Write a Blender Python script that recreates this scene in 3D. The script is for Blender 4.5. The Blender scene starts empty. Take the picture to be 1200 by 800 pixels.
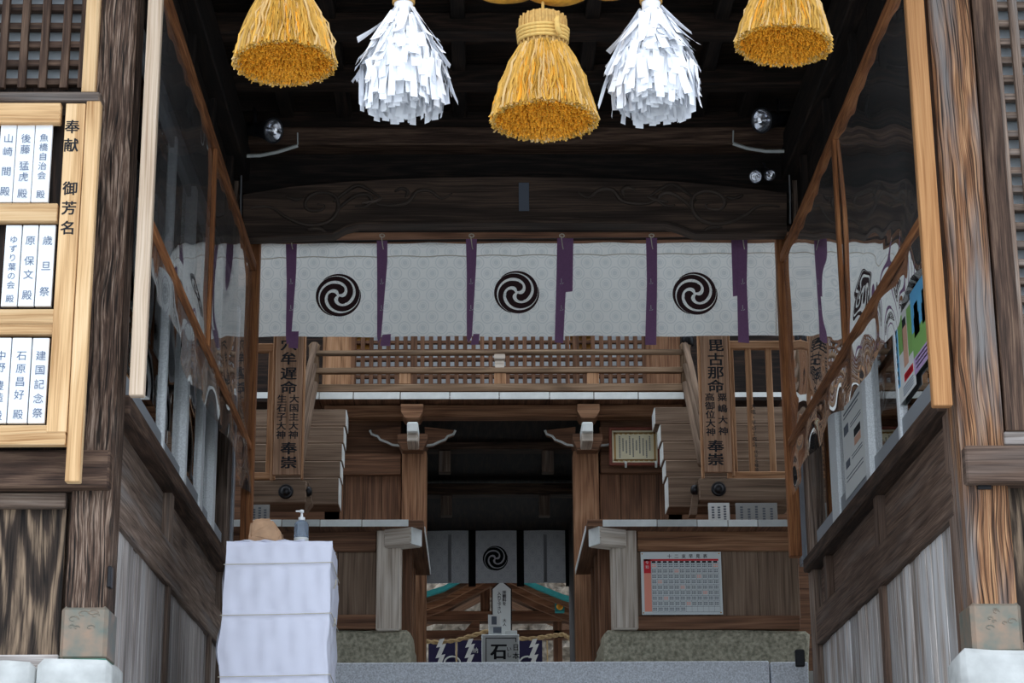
import bpy, bmesh, math, random
import numpy as np
from mathutils import noise
from math import sin, cos, tan, pi, radians, sqrt, atan2
from mathutils import Vector, Matrix, Euler

rnd = random.Random(7)
SC = bpy.context.scene
COL = SC.collection

# ------------------------------------------------------------------ camera
F = 2400.0
cam_d = bpy.data.cameras.new('camera'); cam = bpy.data.objects.new('camera', cam_d); COL.objects.link(cam)
cam_d.sensor_width = 36.0; cam_d.lens = F * 36.0 / 1200.0
cam_d.clip_end = 300; cam_d.clip_start = 0.1
CAM = Vector((0, 0, 1.5))
ROT = Matrix.Rotation(-radians(0.95), 3, 'Z') @ Matrix.Rotation(pi / 2 + radians(16.9), 3, 'X') @ Matrix.Rotation(radians(-0.4), 3, 'Z')
cam.matrix_world = Matrix.Translation(CAM) @ ROT.to_4x4()
SC.camera = cam

# ------------------------------------------------------------------ world: a bright overcast sky
wd = bpy.data.worlds.new('sky'); SC.world = wd; wd.use_nodes = True
nt = wd.node_tree; nt.nodes.clear()
wo = nt.nodes.new('ShaderNodeOutputWorld'); bg = nt.nodes.new('ShaderNodeBackground')
tc = nt.nodes.new('ShaderNodeTexCoord'); sx = nt.nodes.new('ShaderNodeSeparateXYZ')
rp = nt.nodes.new('ShaderNodeValToRGB')
rp.color_ramp.elements[0].position = 0.0; rp.color_ramp.elements[0].color = (0.62, 0.70, 0.80, 1)
rp.color_ramp.elements[1].position = 0.9; rp.color_ramp.elements[1].color = (1.0, 1.08, 1.18, 1)
nt.links.new(tc.outputs['Generated'], sx.inputs[0]); nt.links.new(sx.outputs['Z'], rp.inputs[0])
nt.links.new(rp.outputs[0], bg.inputs[0]); bg.inputs[1].default_value = 1.4
nt.links.new(bg.outputs[0], wo.inputs[0])

vs = SC.view_settings
SC.display_settings.display_device = 'sRGB'
vs.view_transform = 'Standard'; vs.look = 'None'; vs.exposure = 0.75; vs.gamma = 1.0; vs.use_curve_mapping = False

# ------------------------------------------------------------------ measuring helpers
def ray(x, y): return ROT @ Vector(((x - 600) / F, (400 - y) / F, -1))
def W(x, y, Y):
    d = ray(x, y); return CAM + d * (Y / d.y)
def WX(x, y, X):
    d = ray(x, y); return CAM + d * (X / d.x)
def WZ(x, y, Z):
    d = ray(x, y); return CAM + d * ((Z - CAM.z) / d.z)
def rect(x0, y0, x1, y1, Y):
    a, b, c, d = W(x0, y0, Y), W(x1, y0, Y), W(x0, y1, Y), W(x1, y1, Y)
    return ((a.x + c.x) / 2, (b.x + d.x) / 2, (c.z + d.z) / 2, (a.z + b.z) / 2)   # X0 X1 Z0 Z1

# ------------------------------------------------------------------ materials
MATS = {}
def newmat(name):
    m = bpy.data.materials.new(name); m.use_nodes = True
    b = m.node_tree.nodes['Principled BSDF']; MATS[name] = m
    return m, m.node_tree.nodes, m.node_tree.links, b
def c4(c): return (c[0], c[1], c[2], 1)
def srgb(r, g, b):
    f = lambda v: (v / 255 / 12.92) if v < 10 else ((v / 255 + 0.055) / 1.055) ** 2.4
    return (f(r), f(g), f(b))
def plain(name, col, rough=0.7, metal=0.0, noise=0.0, scale=8, bump=0.0, spec=0.3, col2=None):
    m, N, L, b = newmat(name)
    b.inputs['Base Color'].default_value = c4(col); b.inputs['Roughness'].default_value = rough
    b.inputs['Metallic'].default_value = metal; b.inputs['Specular IOR Level'].default_value = spec
    if noise or bump:
        t = N.new('ShaderNodeTexCoord'); n = N.new('ShaderNodeTexNoise'); n.inputs['Scale'].default_value = scale
        n.inputs['Detail'].default_value = 6; L.new(t.outputs['Object'], n.inputs[0])
        r = N.new('ShaderNodeValToRGB'); r.color_ramp.elements[0].position = .32; r.color_ramp.elements[1].position = .68
        k = 1 - noise
        r.color_ramp.elements[0].color = c4(col2 if col2 else [v * k for v in col]); r.color_ramp.elements[1].color = c4(col)
        L.new(n.outputs[0], r.inputs[0]); L.new(r.outputs[0], b.inputs['Base Color'])
        if bump:
            bp = N.new('ShaderNodeBump'); bp.inputs['Strength'].default_value = bump; bp.inputs['Distance'].default_value = .01
            L.new(n.outputs[0], bp.inputs['Height']); L.new(bp.outputs[0], b.inputs['Normal'])
    return m
def wood(name, dark, mid, light, patch=None, patch_at=.55, rough=.75, bump=.35, vs_=42, us=1.6, rings=.35, vary=.22, wave=7, fib=.42, crack=.35):
    """grain runs along U of the UV map, which is laid in metres"""
    m, N, L, b = newmat(name)
    uv = N.new('ShaderNodeUVMap'); uv.uv_map = 'UVMap'
    def mp(su, sv):
        q = N.new('ShaderNodeMapping'); q.inputs['Scale'].default_value = (su, sv, 1); L.new(uv.outputs[0], q.inputs[0]); return q
    warp = N.new('ShaderNodeTexNoise'); warp.inputs['Scale'].default_value = 1; warp.inputs['Detail'].default_value = 2
    L.new(mp(1.3, 5).outputs[0], warp.inputs[0])
    sc = N.new('ShaderNodeVectorMath'); sc.operation = 'SCALE'; sc.inputs['Scale'].default_value = .05 + .05 * (crack > .6)
    L.new(warp.outputs['Color'], sc.inputs[0])
    ad = N.new('ShaderNodeVectorMath'); ad.operation = 'ADD'; L.new(uv.outputs[0], ad.inputs[0]); L.new(sc.outputs[0], ad.inputs[1])
    q = N.new('ShaderNodeMapping'); q.inputs['Scale'].default_value = (us, vs_, 1); L.new(ad.outputs[0], q.inputs[0])
    n1 = N.new('ShaderNodeTexNoise'); n1.inputs['Scale'].default_value = 1; n1.inputs['Detail'].default_value = 8; n1.inputs['Roughness'].default_value = .7
    L.new(q.outputs[0], n1.inputs[0])
    lo = N.new('ShaderNodeTexNoise'); lo.inputs['Scale'].default_value = 1; lo.inputs['Detail'].default_value = 2.5; lo.inputs['Roughness'].default_value = .4
    L.new(mp(.55, vs_ * .16).outputs[0], lo.inputs[0])
    kk = N.new('ShaderNodeMath'); kk.operation = 'MULTIPLY'; kk.inputs[1].default_value = 10 + wave * 5; L.new(lo.outputs[0], kk.inputs[0])
    sn = N.new('ShaderNodeMath'); sn.operation = 'SINE'; L.new(kk.outputs[0], sn.inputs[0])
    wv = N.new('ShaderNodeMapRange'); wv.inputs[1].default_value = -1; wv.inputs[2].default_value = 1; wv.inputs[3].default_value = .25; wv.inputs[4].default_value = .75; L.new(sn.outputs[0], wv.inputs[0])
    mx = N.new('ShaderNodeMix'); mx.data_type = 'FLOAT'; mx.inputs[0].default_value = rings
    L.new(n1.outputs[0], mx.inputs[2]); L.new(wv.outputs[0], mx.inputs[3])
    fb = N.new('ShaderNodeTexNoise'); fb.inputs['Scale'].default_value = 1; fb.inputs['Detail'].default_value = 4; fb.inputs['Roughness'].default_value = .6
    fq = N.new('ShaderNodeMapping'); fq.inputs['Scale'].default_value = (us * 2.6, vs_ * 3.2, 1); L.new(ad.outputs[0], fq.inputs[0]); L.new(fq.outputs[0], fb.inputs[0])
    mx0 = mx; mx = N.new('ShaderNodeMix'); mx.data_type = 'FLOAT'; mx.inputs[0].default_value = fib; L.new(mx0.outputs[0], mx.inputs[2]); L.new(fb.outputs[0], mx.inputs[3])
    r = N.new('ShaderNodeValToRGB'); e = r.color_ramp.elements
    e[0].position = .36; e[0].color = c4(dark); e[1].position = .65; e[1].color = c4(light)
    e2 = r.color_ramp.elements.new(.5); e2.color = c4(mid)
    L.new(mx.outputs[0], r.inputs[0]); out = r.outputs[0]
    if patch:
        n2 = N.new('ShaderNodeTexNoise'); n2.inputs['Scale'].default_value = 1; n2.inputs['Detail'].default_value = 4
        L.new(mp(.9, 9).outputs[0], n2.inputs[0])
        r2 = N.new('ShaderNodeValToRGB'); r2.color_ramp.elements[0].position = patch_at - .12; r2.color_ramp.elements[1].position = patch_at + .12
        L.new(n2.outputs[0], r2.inputs[0])
        pm = N.new('ShaderNodeMix'); pm.data_type = 'RGBA'; pm.blend_type = 'MIX'
        pc = N.new('ShaderNodeMix'); pc.data_type = 'RGBA'
        L.new(mx.outputs[0], pc.inputs[0]); pc.inputs[6].default_value = c4([v * .45 for v in patch]); pc.inputs[7].default_value = c4([min(1, v * 1.5) for v in patch])
        L.new(r2.outputs[0], pm.inputs[0]); L.new(out, pm.inputs[6]); L.new(pc.outputs[2], pm.inputs[7]); out = pm.outputs[2]
    cn = N.new('ShaderNodeTexNoise'); cn.inputs['Scale'].default_value = 1; cn.inputs['Detail'].default_value = 3; cn.inputs['Roughness'].default_value = .55
    cq = N.new('ShaderNodeMapping'); cq.inputs['Scale'].default_value = (us * 1.1, vs_ * 2.0, 1); cq.inputs['Location'].default_value = (7, 3, 0); L.new(ad.outputs[0], cq.inputs[0]); L.new(cq.outputs[0], cn.inputs[0])
    cr = N.new('ShaderNodeMapRange'); cr.inputs[1].default_value = .36 + .1 * (crack - .35); cr.inputs[2].default_value = .43 + .1 * (crack - .35); cr.inputs[3].default_value = 1 - crack; cr.inputs[4].default_value = 1; L.new(cn.outputs[0], cr.inputs[0])
    cm = N.new('ShaderNodeVectorMath'); cm.operation = 'SCALE'; L.new(out, cm.inputs[0]); L.new(cr.outputs[0], cm.inputs['Scale']); out = cm.outputs[0]
    oi = N.new('ShaderNodeObjectInfo'); mr = N.new('ShaderNodeMapRange')
    mr.inputs[3].default_value = 1 - vary; mr.inputs[4].default_value = 1 + vary; L.new(oi.outputs['Random'], mr.inputs[0])
    mul = N.new('ShaderNodeVectorMath'); mul.operation = 'SCALE'; L.new(out, mul.inputs[0]); L.new(mr.outputs[0], mul.inputs['Scale'])
    L.new(mul.outputs[0], b.inputs['Base Color'])
    b.inputs['Roughness'].default_value = rough; b.inputs['Specular IOR Level'].default_value = .25
    bp = N.new('ShaderNodeBump'); bp.inputs['Strength'].default_value = bump; bp.inputs['Distance'].default_value = .006
    L.new(mx.outputs[0], bp.inputs['Height']); L.new(bp.outputs[0], b.inputs['Normal'])
    return m
def film(name, tint, rough, ior=1.5, boost=1.0, dust=0):
    """thin clear sheet: straight-through transparency with a Fresnel mirror on top"""
    m, N, L, b = newmat(name); N.remove(b); o = N['Material Output']
    tr = N.new('ShaderNodeBsdfTransparent'); tr.inputs[0].default_value = c4(tint)
    gl = N.new('ShaderNodeBsdfGlossy'); gl.inputs['Roughness'].default_value = rough; gl.inputs[0].default_value = (1, 1, 1, 1)
    fr = N.new('ShaderNodeFresnel'); fr.inputs[0].default_value = ior
    mu = N.new('ShaderNodeMath'); mu.operation = 'MULTIPLY'; mu.inputs[1].default_value = boost; mu.use_clamp = True
    mix = N.new('ShaderNodeMixShader'); L.new(fr.outputs[0], mu.inputs[0]); L.new(mu.outputs[0], mix.inputs[0])
    L.new(tr.outputs[0], mix.inputs[1]); L.new(gl.outputs[0], mix.inputs[2]); out = mix.outputs[0]
    if dust:
        df = N.new('ShaderNodeBsdfDiffuse'); df.inputs[0].default_value = (.8, .8, .82, 1); m2 = N.new('ShaderNodeMixShader')
        t = N.new('ShaderNodeTexCoord'); n = N.new('ShaderNodeTexNoise'); n.inputs['Scale'].default_value = 3; n.inputs['Detail'].default_value = 5; L.new(t.outputs['Object'], n.inputs[0])
        mm = N.new('ShaderNodeMath'); mm.operation = 'MULTIPLY'; mm.inputs[1].default_value = dust * 2; L.new(n.outputs[0], mm.inputs[0]); L.new(mm.outputs[0], m2.inputs[0])
        L.new(out, m2.inputs[1]); L.new(df.outputs[0], m2.inputs[2]); out = m2.outputs[0]
    L.new(out, o.inputs[0])
    return m

S = srgb
post_l = wood('weathered_post', S(24, 17, 14), S(86, 66, 54), S(168, 145, 128), vs_=38, us=2.2, rings=.25, bump=1.0, vary=.05, crack=.85, fib=.5)
post_r = wood('worn_post', S(36, 23, 16), S(128, 88, 60), S(196, 152, 112), patch=S(120, 116, 114), patch_at=.56, vs_=48, us=1.1, bump=.9, vary=.05, crack=.78, fib=.5)
panel_l = wood('swirled_panel', S(20, 15, 12), S(62, 50, 42), S(160, 136, 112), vs_=20, us=1.3, rings=.5, bump=.6, wave=12, crack=.7)
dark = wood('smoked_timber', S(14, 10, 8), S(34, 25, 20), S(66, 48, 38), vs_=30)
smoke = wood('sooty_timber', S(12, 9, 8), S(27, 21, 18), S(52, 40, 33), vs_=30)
koryo_m = wood('old_beam', S(34, 27, 23), S(56, 45, 38), S(92, 74, 62), vs_=22, us=.7, rings=.35, wave=3)
brown_r = wood('umber_timber', S(48, 36, 30), S(96, 76, 64), S(134, 112, 98), patch=S(110, 96, 88), patch_at=.62, vs_=34, us=.9, rings=.2)
koryo_l = wood('dusty_carving', S(48, 41, 37), S(72, 62, 55), S(100, 88, 80), vs_=22, us=.7, rings=.2)
brown = wood('brown_timber', S(56, 44, 38), S(112, 94, 82), S(156, 138, 124), patch=S(124, 118, 114), patch_at=.62, vs_=34, us=.9, rings=.2)
grey = wood('silvered_plank', S(112, 94, 84), S(178, 164, 154), S(230, 222, 216), patch=S(206, 204, 204), patch_at=.5, vs_=30, us=.7, vary=.3)
greyl = wood('grey_plank', S(108, 98, 92), S(162, 152, 146), S(206, 198, 194), patch=S(182, 178, 176), patch_at=.55, vs_=32, us=.7, vary=.25)
sillw = wood('dark_sill', S(34, 25, 20), S(72, 54, 44), S(112, 90, 74), vs_=34)
pale = wood('pale_batten', S(168, 140, 116), S(206, 184, 160), S(226, 208, 190), vs_=40, us=.5, rings=.2, bump=.12, vary=.05, crack=.15)
honey = wood('honey_batten', S(144, 96, 56), S(180, 130, 84), S(200, 152, 104), vs_=40, us=.5, rings=.2, bump=.12, vary=.05, crack=.15)
donor = wood('golden_board', S(160, 118, 76), S(208, 170, 124), S(226, 194, 152), vs_=26, us=.6, rings=.4, bump=.12, vary=.12, wave=4, crack=.15)
lath = wood('red_brown_lath', S(84, 50, 28), S(140, 88, 52), S(178, 122, 78), vs_=40, bump=.2)
cedar = wood('cedar', S(72, 44, 28), S(134, 96, 70), S(168, 130, 100), vs_=26, us=.6, rings=.25, vary=.15, bump=.25)
cedar_d = wood('brown_cedar', S(70, 48, 36), S(110, 78, 58), S(142, 106, 82), vs_=24, us=.6, rings=.3, vary=.2, bump=.25)
cedar_p = wood('pale_cedar', S(118, 82, 56), S(170, 128, 94), S(194, 154, 120), vs_=26, us=.6, rings=.35, vary=.1, bump=.18)
signw = wood('sign_board_wood', S(112, 84, 64), S(158, 124, 100), S(182, 148, 122), vs_=26, us=.6, rings=.35, vary=.05, bump=.15)
tread_m = wood('stair_timber', S(84, 68, 55), S(118, 98, 82), S(144, 124, 106), vs_=24, us=.5, rings=.25, vary=.12, bump=.2)
rail_m = wood('rail_timber', S(78, 62, 48), S(126, 102, 80), S(154, 130, 106), vs_=24, us=.6, vary=.1, bump=.2)
oldpost = wood('pale_grey_post', S(146, 130, 116), S(196, 184, 170), S(222, 214, 204), vs_=26, us=.5, rings=.3, vary=.08, bump=.2)
whitep = plain('chalk_white_paint', S(226, 230, 228), .8, noise=.14, scale=14)
gofun = plain('greyed_white_paint', S(196, 200, 198), .8, noise=.2, scale=10)
granite = plain('speckled_granite', S(222, 226, 232), .75, noise=.45, scale=90, bump=.15)
mossy = plain('mossy_stone', S(182, 176, 156), .95, noise=.5, scale=38, bump=.9, col2=S(122, 121, 104))
palest = plain('pale_stone', S(206, 208, 206), .9, noise=.3, scale=7, bump=.5)
paving = plain('grey_paving', S(196, 196, 192), .9, noise=.3, scale=4)
copper = plain('patinated_copper', S(148, 126, 108), .42, metal=.3, noise=.3, scale=11, bump=.12, col2=S(108, 114, 106))
verdi = plain('verdigris', S(96, 150, 132), .8, noise=.3, scale=30)
iron = plain('black_iron', S(30, 30, 33), .4, metal=.6, spec=.5)
blackpl = plain('black_plastic', S(40, 41, 46), .35, spec=.5)
ink = plain('sumi_ink', S(26, 28, 34), .75)
inkblue = plain('faded_ink', S(92, 108, 134), .85)
inkgrey = plain('grey_ink', S(92, 98, 108), .85)
plaque = plain('white_plaque', S(238, 241, 244), .7, noise=.03, scale=5)
paper = plain('white_paper', S(243, 245, 250), .8)
papersh = plain('notice_paper', S(214, 216, 214), .8)
signwhite = plain('sign_white', S(210, 216, 216), .6)
alu = plain('brushed_aluminium', S(150, 154, 160), .45, metal=.7, noise=.1, scale=20, spec=.5)
alu_l = plain('speckled_galvanised_strip', S(236, 240, 242), .5, metal=.0, noise=.3, scale=120)
graypl = plain('grey_sash', S(146, 152, 158), .45, metal=.1)
purple = plain('purple_silk', S(122, 84, 122), .6, noise=.15, scale=60)
crestm = plain('maroon_dye', S(46, 24, 26), .8)
cloth = plain('white_cotton', S(226, 228, 244), .85, noise=.03, scale=4)
cordm = plain('cord', S(196, 190, 176), .8)
rope_s = plain('straw_rope', S(226, 186, 108), .75, noise=.25, scale=40, bump=.3)
rope_big = plain('golden_rope', S(238, 176, 66), .7, noise=.35, scale=28, bump=.4)
straw_tie = plain('tan_binding', S(206, 164, 96), .8, noise=.3, scale=40, bump=.3)
dustblack = plain('soot_black', S(14, 13, 14), .8)
red = plain('poster_red', S(206, 34, 46), .6)
pink = plain('poster_pink', S(232, 150, 128), .6)
navy = plain('navy_cloth', S(30, 26, 60), .8)
teal = plain('teal_copper', S(40, 128, 128), .7, noise=.2, scale=12)
gold = plain('gilt', S(190, 140, 50), .4, metal=.6)
rockm = plain('pitted_cliff', S(170, 160, 146), .95, noise=.75, scale=9, bump=1.0)
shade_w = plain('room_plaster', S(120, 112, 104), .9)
lensm = plain('lamp_reflector', S(220, 222, 228), .12, metal=.9, spec=.6)
lampglass = film('lamp_glass', (1, 1, 1), .03, 1.5)
vinyl = film('clear_vinyl', (.95, .955, .96), .015, 1.46, 1.15, dust=.035)
glass = film('window_glass', (.9, .92, .93), .01, 1.5, 1.3)
bottlep = newmat('clear_bottle_plastic')[0]
_b = bottlep.node_tree.nodes['Principled BSDF']; _b.inputs['Base Color'].default_value = c4(S(190, 206, 224)); _b.inputs['Roughness'].default_value = .15
_b.inputs['Transmission Weight'].default_value = .75; _b.inputs['IOR'].default_value = 1.25
frostd = plain('dusty_pane', S(160, 166, 170), .3, spec=.6)
frost = plain('pale_shoji', S(228, 232, 234), .35, spec=.5)
amber = plain('painted_lamp_glow', S(222, 160, 70), .5)
sandstone = plain('tan_stone', S(198, 160, 128), .9, noise=.25, scale=16, bump=.4)
sky_b = plain('poster_blue', S(96, 176, 222), .5); grass_g = plain('poster_green', S(130, 178, 96), .5)
skin_t = plain('poster_tan', S(206, 160, 136), .5); lilac = plain('poster_lilac', S(190, 160, 206), .5)
certp = plain('aged_paper', S(206, 198, 168), .6, noise=.08, scale=10)
goldborder = plain('gold_border', S(160, 124, 66), .6)
redwood = plain('red_brown_frame', S(112, 56, 42), .4, noise=.2, scale=30)

def strawmat(name, base, var):
    m, N, L, b = newmat(name)
    a = N.new('ShaderNodeVertexColor'); a.layer_name = 'tone'
    L.new(a.outputs[0], b.inputs['Base Color']); b.inputs['Roughness'].default_value = .55; b.inputs['Specular IOR Level'].default_value = .3
    return m
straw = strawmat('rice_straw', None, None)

def brocade(name, base, tone, trans=.45):
    """woven pattern of ringed hexagon-like rounds, UV in metres"""
    m, N, L, b = newmat(name)
    uv = N.new('ShaderNodeUVMap'); uv.uv_map = 'UVMap'
    def lat(off):
        q = N.new('ShaderNodeMapping'); q.inputs['Scale'].default_value = (1 / .148, 1 / .185, 1); q.inputs['Location'].default_value = (off, off, 0)
        L.new(uv.outputs[0], q.inputs[0])
        fr = N.new('ShaderNodeVectorMath'); fr.operation = 'FRACTION'; L.new(q.outputs[0], fr.inputs[0])
        sb = N.new('ShaderNodeVectorMath'); sb.operation = 'SUBTRACT'; sb.inputs[1].default_value = (.5, .5, 0); L.new(fr.outputs[0], sb.inputs[0])
        fl = N.new('ShaderNodeVectorMath'); fl.operation = 'MULTIPLY'; fl.inputs[1].default_value = (1, 1.15, 0); L.new(sb.outputs[0], fl.inputs[0])
        ln = N.new('ShaderNodeVectorMath'); ln.operation = 'LENGTH'; L.new(fl.outputs[0], ln.inputs[0]); return ln.outputs['Value']
    mn = N.new('ShaderNodeMath'); mn.operation = 'MINIMUM'; L.new(lat(0), mn.inputs[0]); L.new(lat(.5), mn.inputs[1])
    r = N.new('ShaderNodeValToRGB'); r.color_ramp.interpolation = 'CONSTANT'
    e = r.color_ramp.elements; e[0].position = 0; e[0].color = c4(tone); e[1].position = .13; e[1].color = c4(base)
    for p, c in ((.17, tone), (.20, base), (.29, tone), (.34, base)):
        q = e.new(p); q.color = c4(c)
    L.new(mn.outputs[0], r.inputs[0]); L.new(r.outputs[0], b.inputs['Base Color']); b.inputs['Roughness'].default_value = .75
    tl = N.new('ShaderNodeBsdfTranslucent'); L.new(r.outputs[0], tl.inputs[0]); ms = N.new('ShaderNodeMixShader'); ms.inputs[0].default_value = trans
    L.new(b.outputs[0], ms.inputs[1]); L.new(tl.outputs[0], ms.inputs[2]); L.new(ms.outputs[0], N['Material Output'].inputs[0])
    b.inputs['Specular IOR Level'].default_value = .25
    return m
damask = brocade('white_brocade', S(240, 243, 240), S(222, 228, 227))
damask2 = brocade('grey_brocade', S(226, 226, 228), S(212, 212, 216), .05)

shoji = brocade('shoji_paper', S(226, 234, 240), S(226, 234, 240), .65)

# ------------------------------------------------------------------ mesh helpers
class MB:
    def __init__(s): s.v = []; s.f = []; s.uv = []; s.col = None
    def face(s, idx, uvs): s.f.append(tuple(idx)); s.uv.append(uvs)
    def box(s, x0, x1, y0, y1, z0, z1, c=0.0, grain=None, M=None):
        lo = [min(x0, x1), min(y0, y1), min(z0, z1)]; hi = [max(x0, x1), max(y0, y1), max(z0, z1)]
        ext = [hi[i] - lo[i] for i in range(3)]; g = grain if grain is not None else ext.index(max(ext))
        c = min(c, .45 * min(ext)); ru, rv = rnd.uniform(0, 50), rnd.uniform(0, 50)
        base = len(s.v); pts = []; faces = []
        if c <= 0:
            for k in range(8): pts.append(Vector((hi[0] if k & 1 else lo[0], hi[1] if k & 2 else lo[1], hi[2] if k & 4 else lo[2])))
            faces = [(0, 2, 3, 1), (4, 5, 7, 6), (0, 1, 5, 4), (2, 6, 7, 3), (0, 4, 6, 2), (1, 3, 7, 5)]
        else:
            idx = {}
            for k in range(8):
                sg = (k & 1, (k >> 1) & 1, (k >> 2) & 1)
                for a in range(3):
                    p = [0, 0, 0]
                    for d in range(3):
                        if d == a: p[d] = hi[d] if sg[d] else lo[d]
                        else: p[d] = hi[d] - c if sg[d] else lo[d] + c
                    idx[(sg, a)] = len(pts); pts.append(Vector(p))
            def F_(a, val):
                o = [d for d in range(3) if d != a]; r = []
                for (p, q) in ((0, 0), (1, 0), (1, 1), (0, 1)):
                    sg = [0, 0, 0]; sg[a] = val; sg[o[0]] = p; sg[o[1]] = q; r.append(idx[(tuple(sg), a)])
                return r
            for a in range(3):
                for val in (0, 1): faces.append(F_(a, val))
            for e in range(3):
                o = [d for d in range(3) if d != e]
                for p in (0, 1):
                    for q in (0, 1):
                        sg0 = [0, 0, 0]; sg0[o[0]] = p; sg0[o[1]] = q; sg1 = list(sg0); sg1[e] = 1
                        faces.append([idx[(tuple(sg0), o[0])], idx[(tuple(sg1), o[0])], idx[(tuple(sg1), o[1])], idx[(tuple(sg0), o[1])]])
            for k in range(8):
                sg = (k & 1, (k >> 1) & 1, (k >> 2) & 1); faces.append([idx[(sg, a)] for a in range(3)])
        ctr = Vector([(lo[i] + hi[i]) / 2 for i in range(3)])
        for f in faces:
            P = [pts[i] for i in f]; n = (P[1] - P[0]).cross(P[2] - P[0])
            if n.dot(sum(P, Vector()) / len(P) - ctr) < 0: f = list(f)[::-1]; P = P[::-1]
            an = [abs(t) for t in n]; a = an.index(max(an))
            if a == g: o = [d for d in range(3) if d != g]; uv = [(ru + p[o[0]] * .3, rv + p[o[1]]) for p in P]
            else:
                o = [d for d in range(3) if d != g and d != a][0]; uv = [(ru + p[g], rv + p[o] + a * 3.7) for p in P]
            s.face([base + i for i in f], uv)
        s.v += [(M @ p if M else p) for p in pts]; return s
    def prism(s, poly, axis, a0, a1, M=None, gr=None):
        """poly: list of 2-D points, extruded along axis (0 X, 1 Y, 2 Z)"""
        o = [d for d in range(3) if d != axis]; base = len(s.v); n = len(poly); ru, rv = rnd.uniform(0, 50), rnd.uniform(0, 50)
        ar = sum(poly[i][0] * poly[(i + 1) % n][1] - poly[(i + 1) % n][0] * poly[i][1] for i in range(n))
        if ar < 0: poly = poly[::-1]
        for a in (a0, a1):
            for p in poly:
                q = [0, 0, 0]; q[axis] = a; q[o[0]] = p[0]; q[o[1]] = p[1]; q = Vector(q); s.v.append(M @ q if M else q)
        flip = (axis == 1) ^ (a1 < a0)
        t = (lambda p: (ru + p[1], rv + p[0])) if gr == 1 else (lambda p: (ru + p[0], rv + p[1]))
        A = list(range(n)); f0 = A[::-1]; f1 = [n + i for i in A]
        if flip: f0, f1 = A, [n + i for i in A][::-1]
        s.face([base + i for i in f0], [t(poly[i % n]) for i in f0]); s.face([base + i for i in f1], [t(poly[i % n]) for i in f1])
        acc = 0
        for i in range(n):
            j = (i + 1) % n; d = sqrt((poly[i][0] - poly[j][0]) ** 2 + (poly[i][1] - poly[j][1]) ** 2)
            q = [base + i, base + j, base + n + j, base + n + i]; uv = [(ru + acc, rv + a0), (ru + acc + d, rv + a0), (ru + acc + d, rv + a1), (ru + acc, rv + a1)]
            if flip: q = q[::-1]; uv = uv[::-1]
            s.face(q, uv); acc += d
        return s
    def tube(s, pts, rad, n=8, flat=1.0, up=None):
        pts = [Vector(p) for p in pts]; base = len(s.v); k = len(pts); acc = 0; ru, rv = rnd.uniform(0, 50), rnd.uniform(0, 50); us = []
        t0 = (pts[1] - pts[0]).normalized(); ref = Vector(up) if up else (Vector((0, 0, 1)) if abs(t0.z) < .9 else Vector((1, 0, 0)))
        for i, p in enumerate(pts):
            t = (pts[min(i + 1, k - 1)] - pts[max(i - 1, 0)]).normalized()
            a = ref - t * ref.dot(t)
            a = a.normalized() if a.length > 1e-5 else t.orthogonal().normalized()
            if not up: ref = a
            b = t.cross(a); r = rad(i / (k - 1)) if callable(rad) else rad
            if i: acc += (p - pts[i - 1]).length
            us.append(acc)
            for j in range(n):
                th = 2 * pi * j / n; s.v.append(p + a * cos(th) * r * flat + b * sin(th) * r)
        rr = (rad(.5) if callable(rad) else rad)
        for i in range(k - 1):
            for j in range(n):
                j2 = (j + 1) % n
                s.face([base + i * n + j, base + i * n + j2, base + (i + 1) * n + j2, base + (i + 1) * n + j],
                       [(ru + us[i], rv + j * 6.28 * rr / n), (ru + us[i], rv + (j + 1) * 6.28 * rr / n), (ru + us[i + 1], rv + (j + 1) * 6.28 * rr / n), (ru + us[i + 1], rv + j * 6.28 * rr / n)])
        s.face([base + j for j in range(n)][::-1], [(ru, rv)] * n); s.face([base + (k - 1) * n + j for j in range(n)], [(ru, rv)] * n)
        return s
    def lathe(s, prof, n=24, M=None, cap=True):
        """prof: (r, z) list, revolved round Z"""
        base = len(s.v); k = len(prof)
        for r, z in prof:
            for j in range(n):
                th = 2 * pi * j / n; p = Vector((r * cos(th), r * sin(th), z)); s.v.append(M @ p if M else p)
        for i in range(k - 1):
            for j in range(n):
                j2 = (j + 1) % n
                s.face([base + i * n + j, base + i * n + j2, base + (i + 1) * n + j2, base + (i + 1) * n + j],
                       [(i * .1, j * .1), (i * .1, j * .1 + .1), (i * .1 + .1, j * .1 + .1), (i * .1 + .1, j * .1)])
        if cap:
            s.face([base + j for j in range(n)][::-1], [(0, 0)] * n); s.face([base + (k - 1) * n + j for j in range(n)], [(0, 0)] * n)
        return s
    def grid(s, fn, nu, nv, uvfn=None):
        base = len(s.v)
        for i in range(nu + 1):
            for j in range(nv + 1): s.v.append(Vector(fn(i / nu, j / nv)))
        for i in range(nu):
            for j in range(nv):
                q = [(i, j), (i + 1, j), (i + 1, j + 1), (i, j + 1)]
                s.face([base + a * (nv + 1) + b for a, b in q], [(uvfn(a / nu, b / nv) if uvfn else (a / nu, b / nv)) for a, b in q])
        return s
    def mesh(s, name, m, smooth=False):
        me = bpy.data.meshes.new(name); me.from_pydata([tuple(p) for p in s.v], [], s.f)
        uvl = me.uv_layers.new(name='UVMap'); flat = [c for f in s.uv for p in f for c in p]
        uvl.data.foreach_set('uv', flat)
        if m: me.materials.append(m)
        if smooth: me.polygons.foreach_set('use_smooth', [True] * len(me.polygons))
        me.update(); return me
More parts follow.
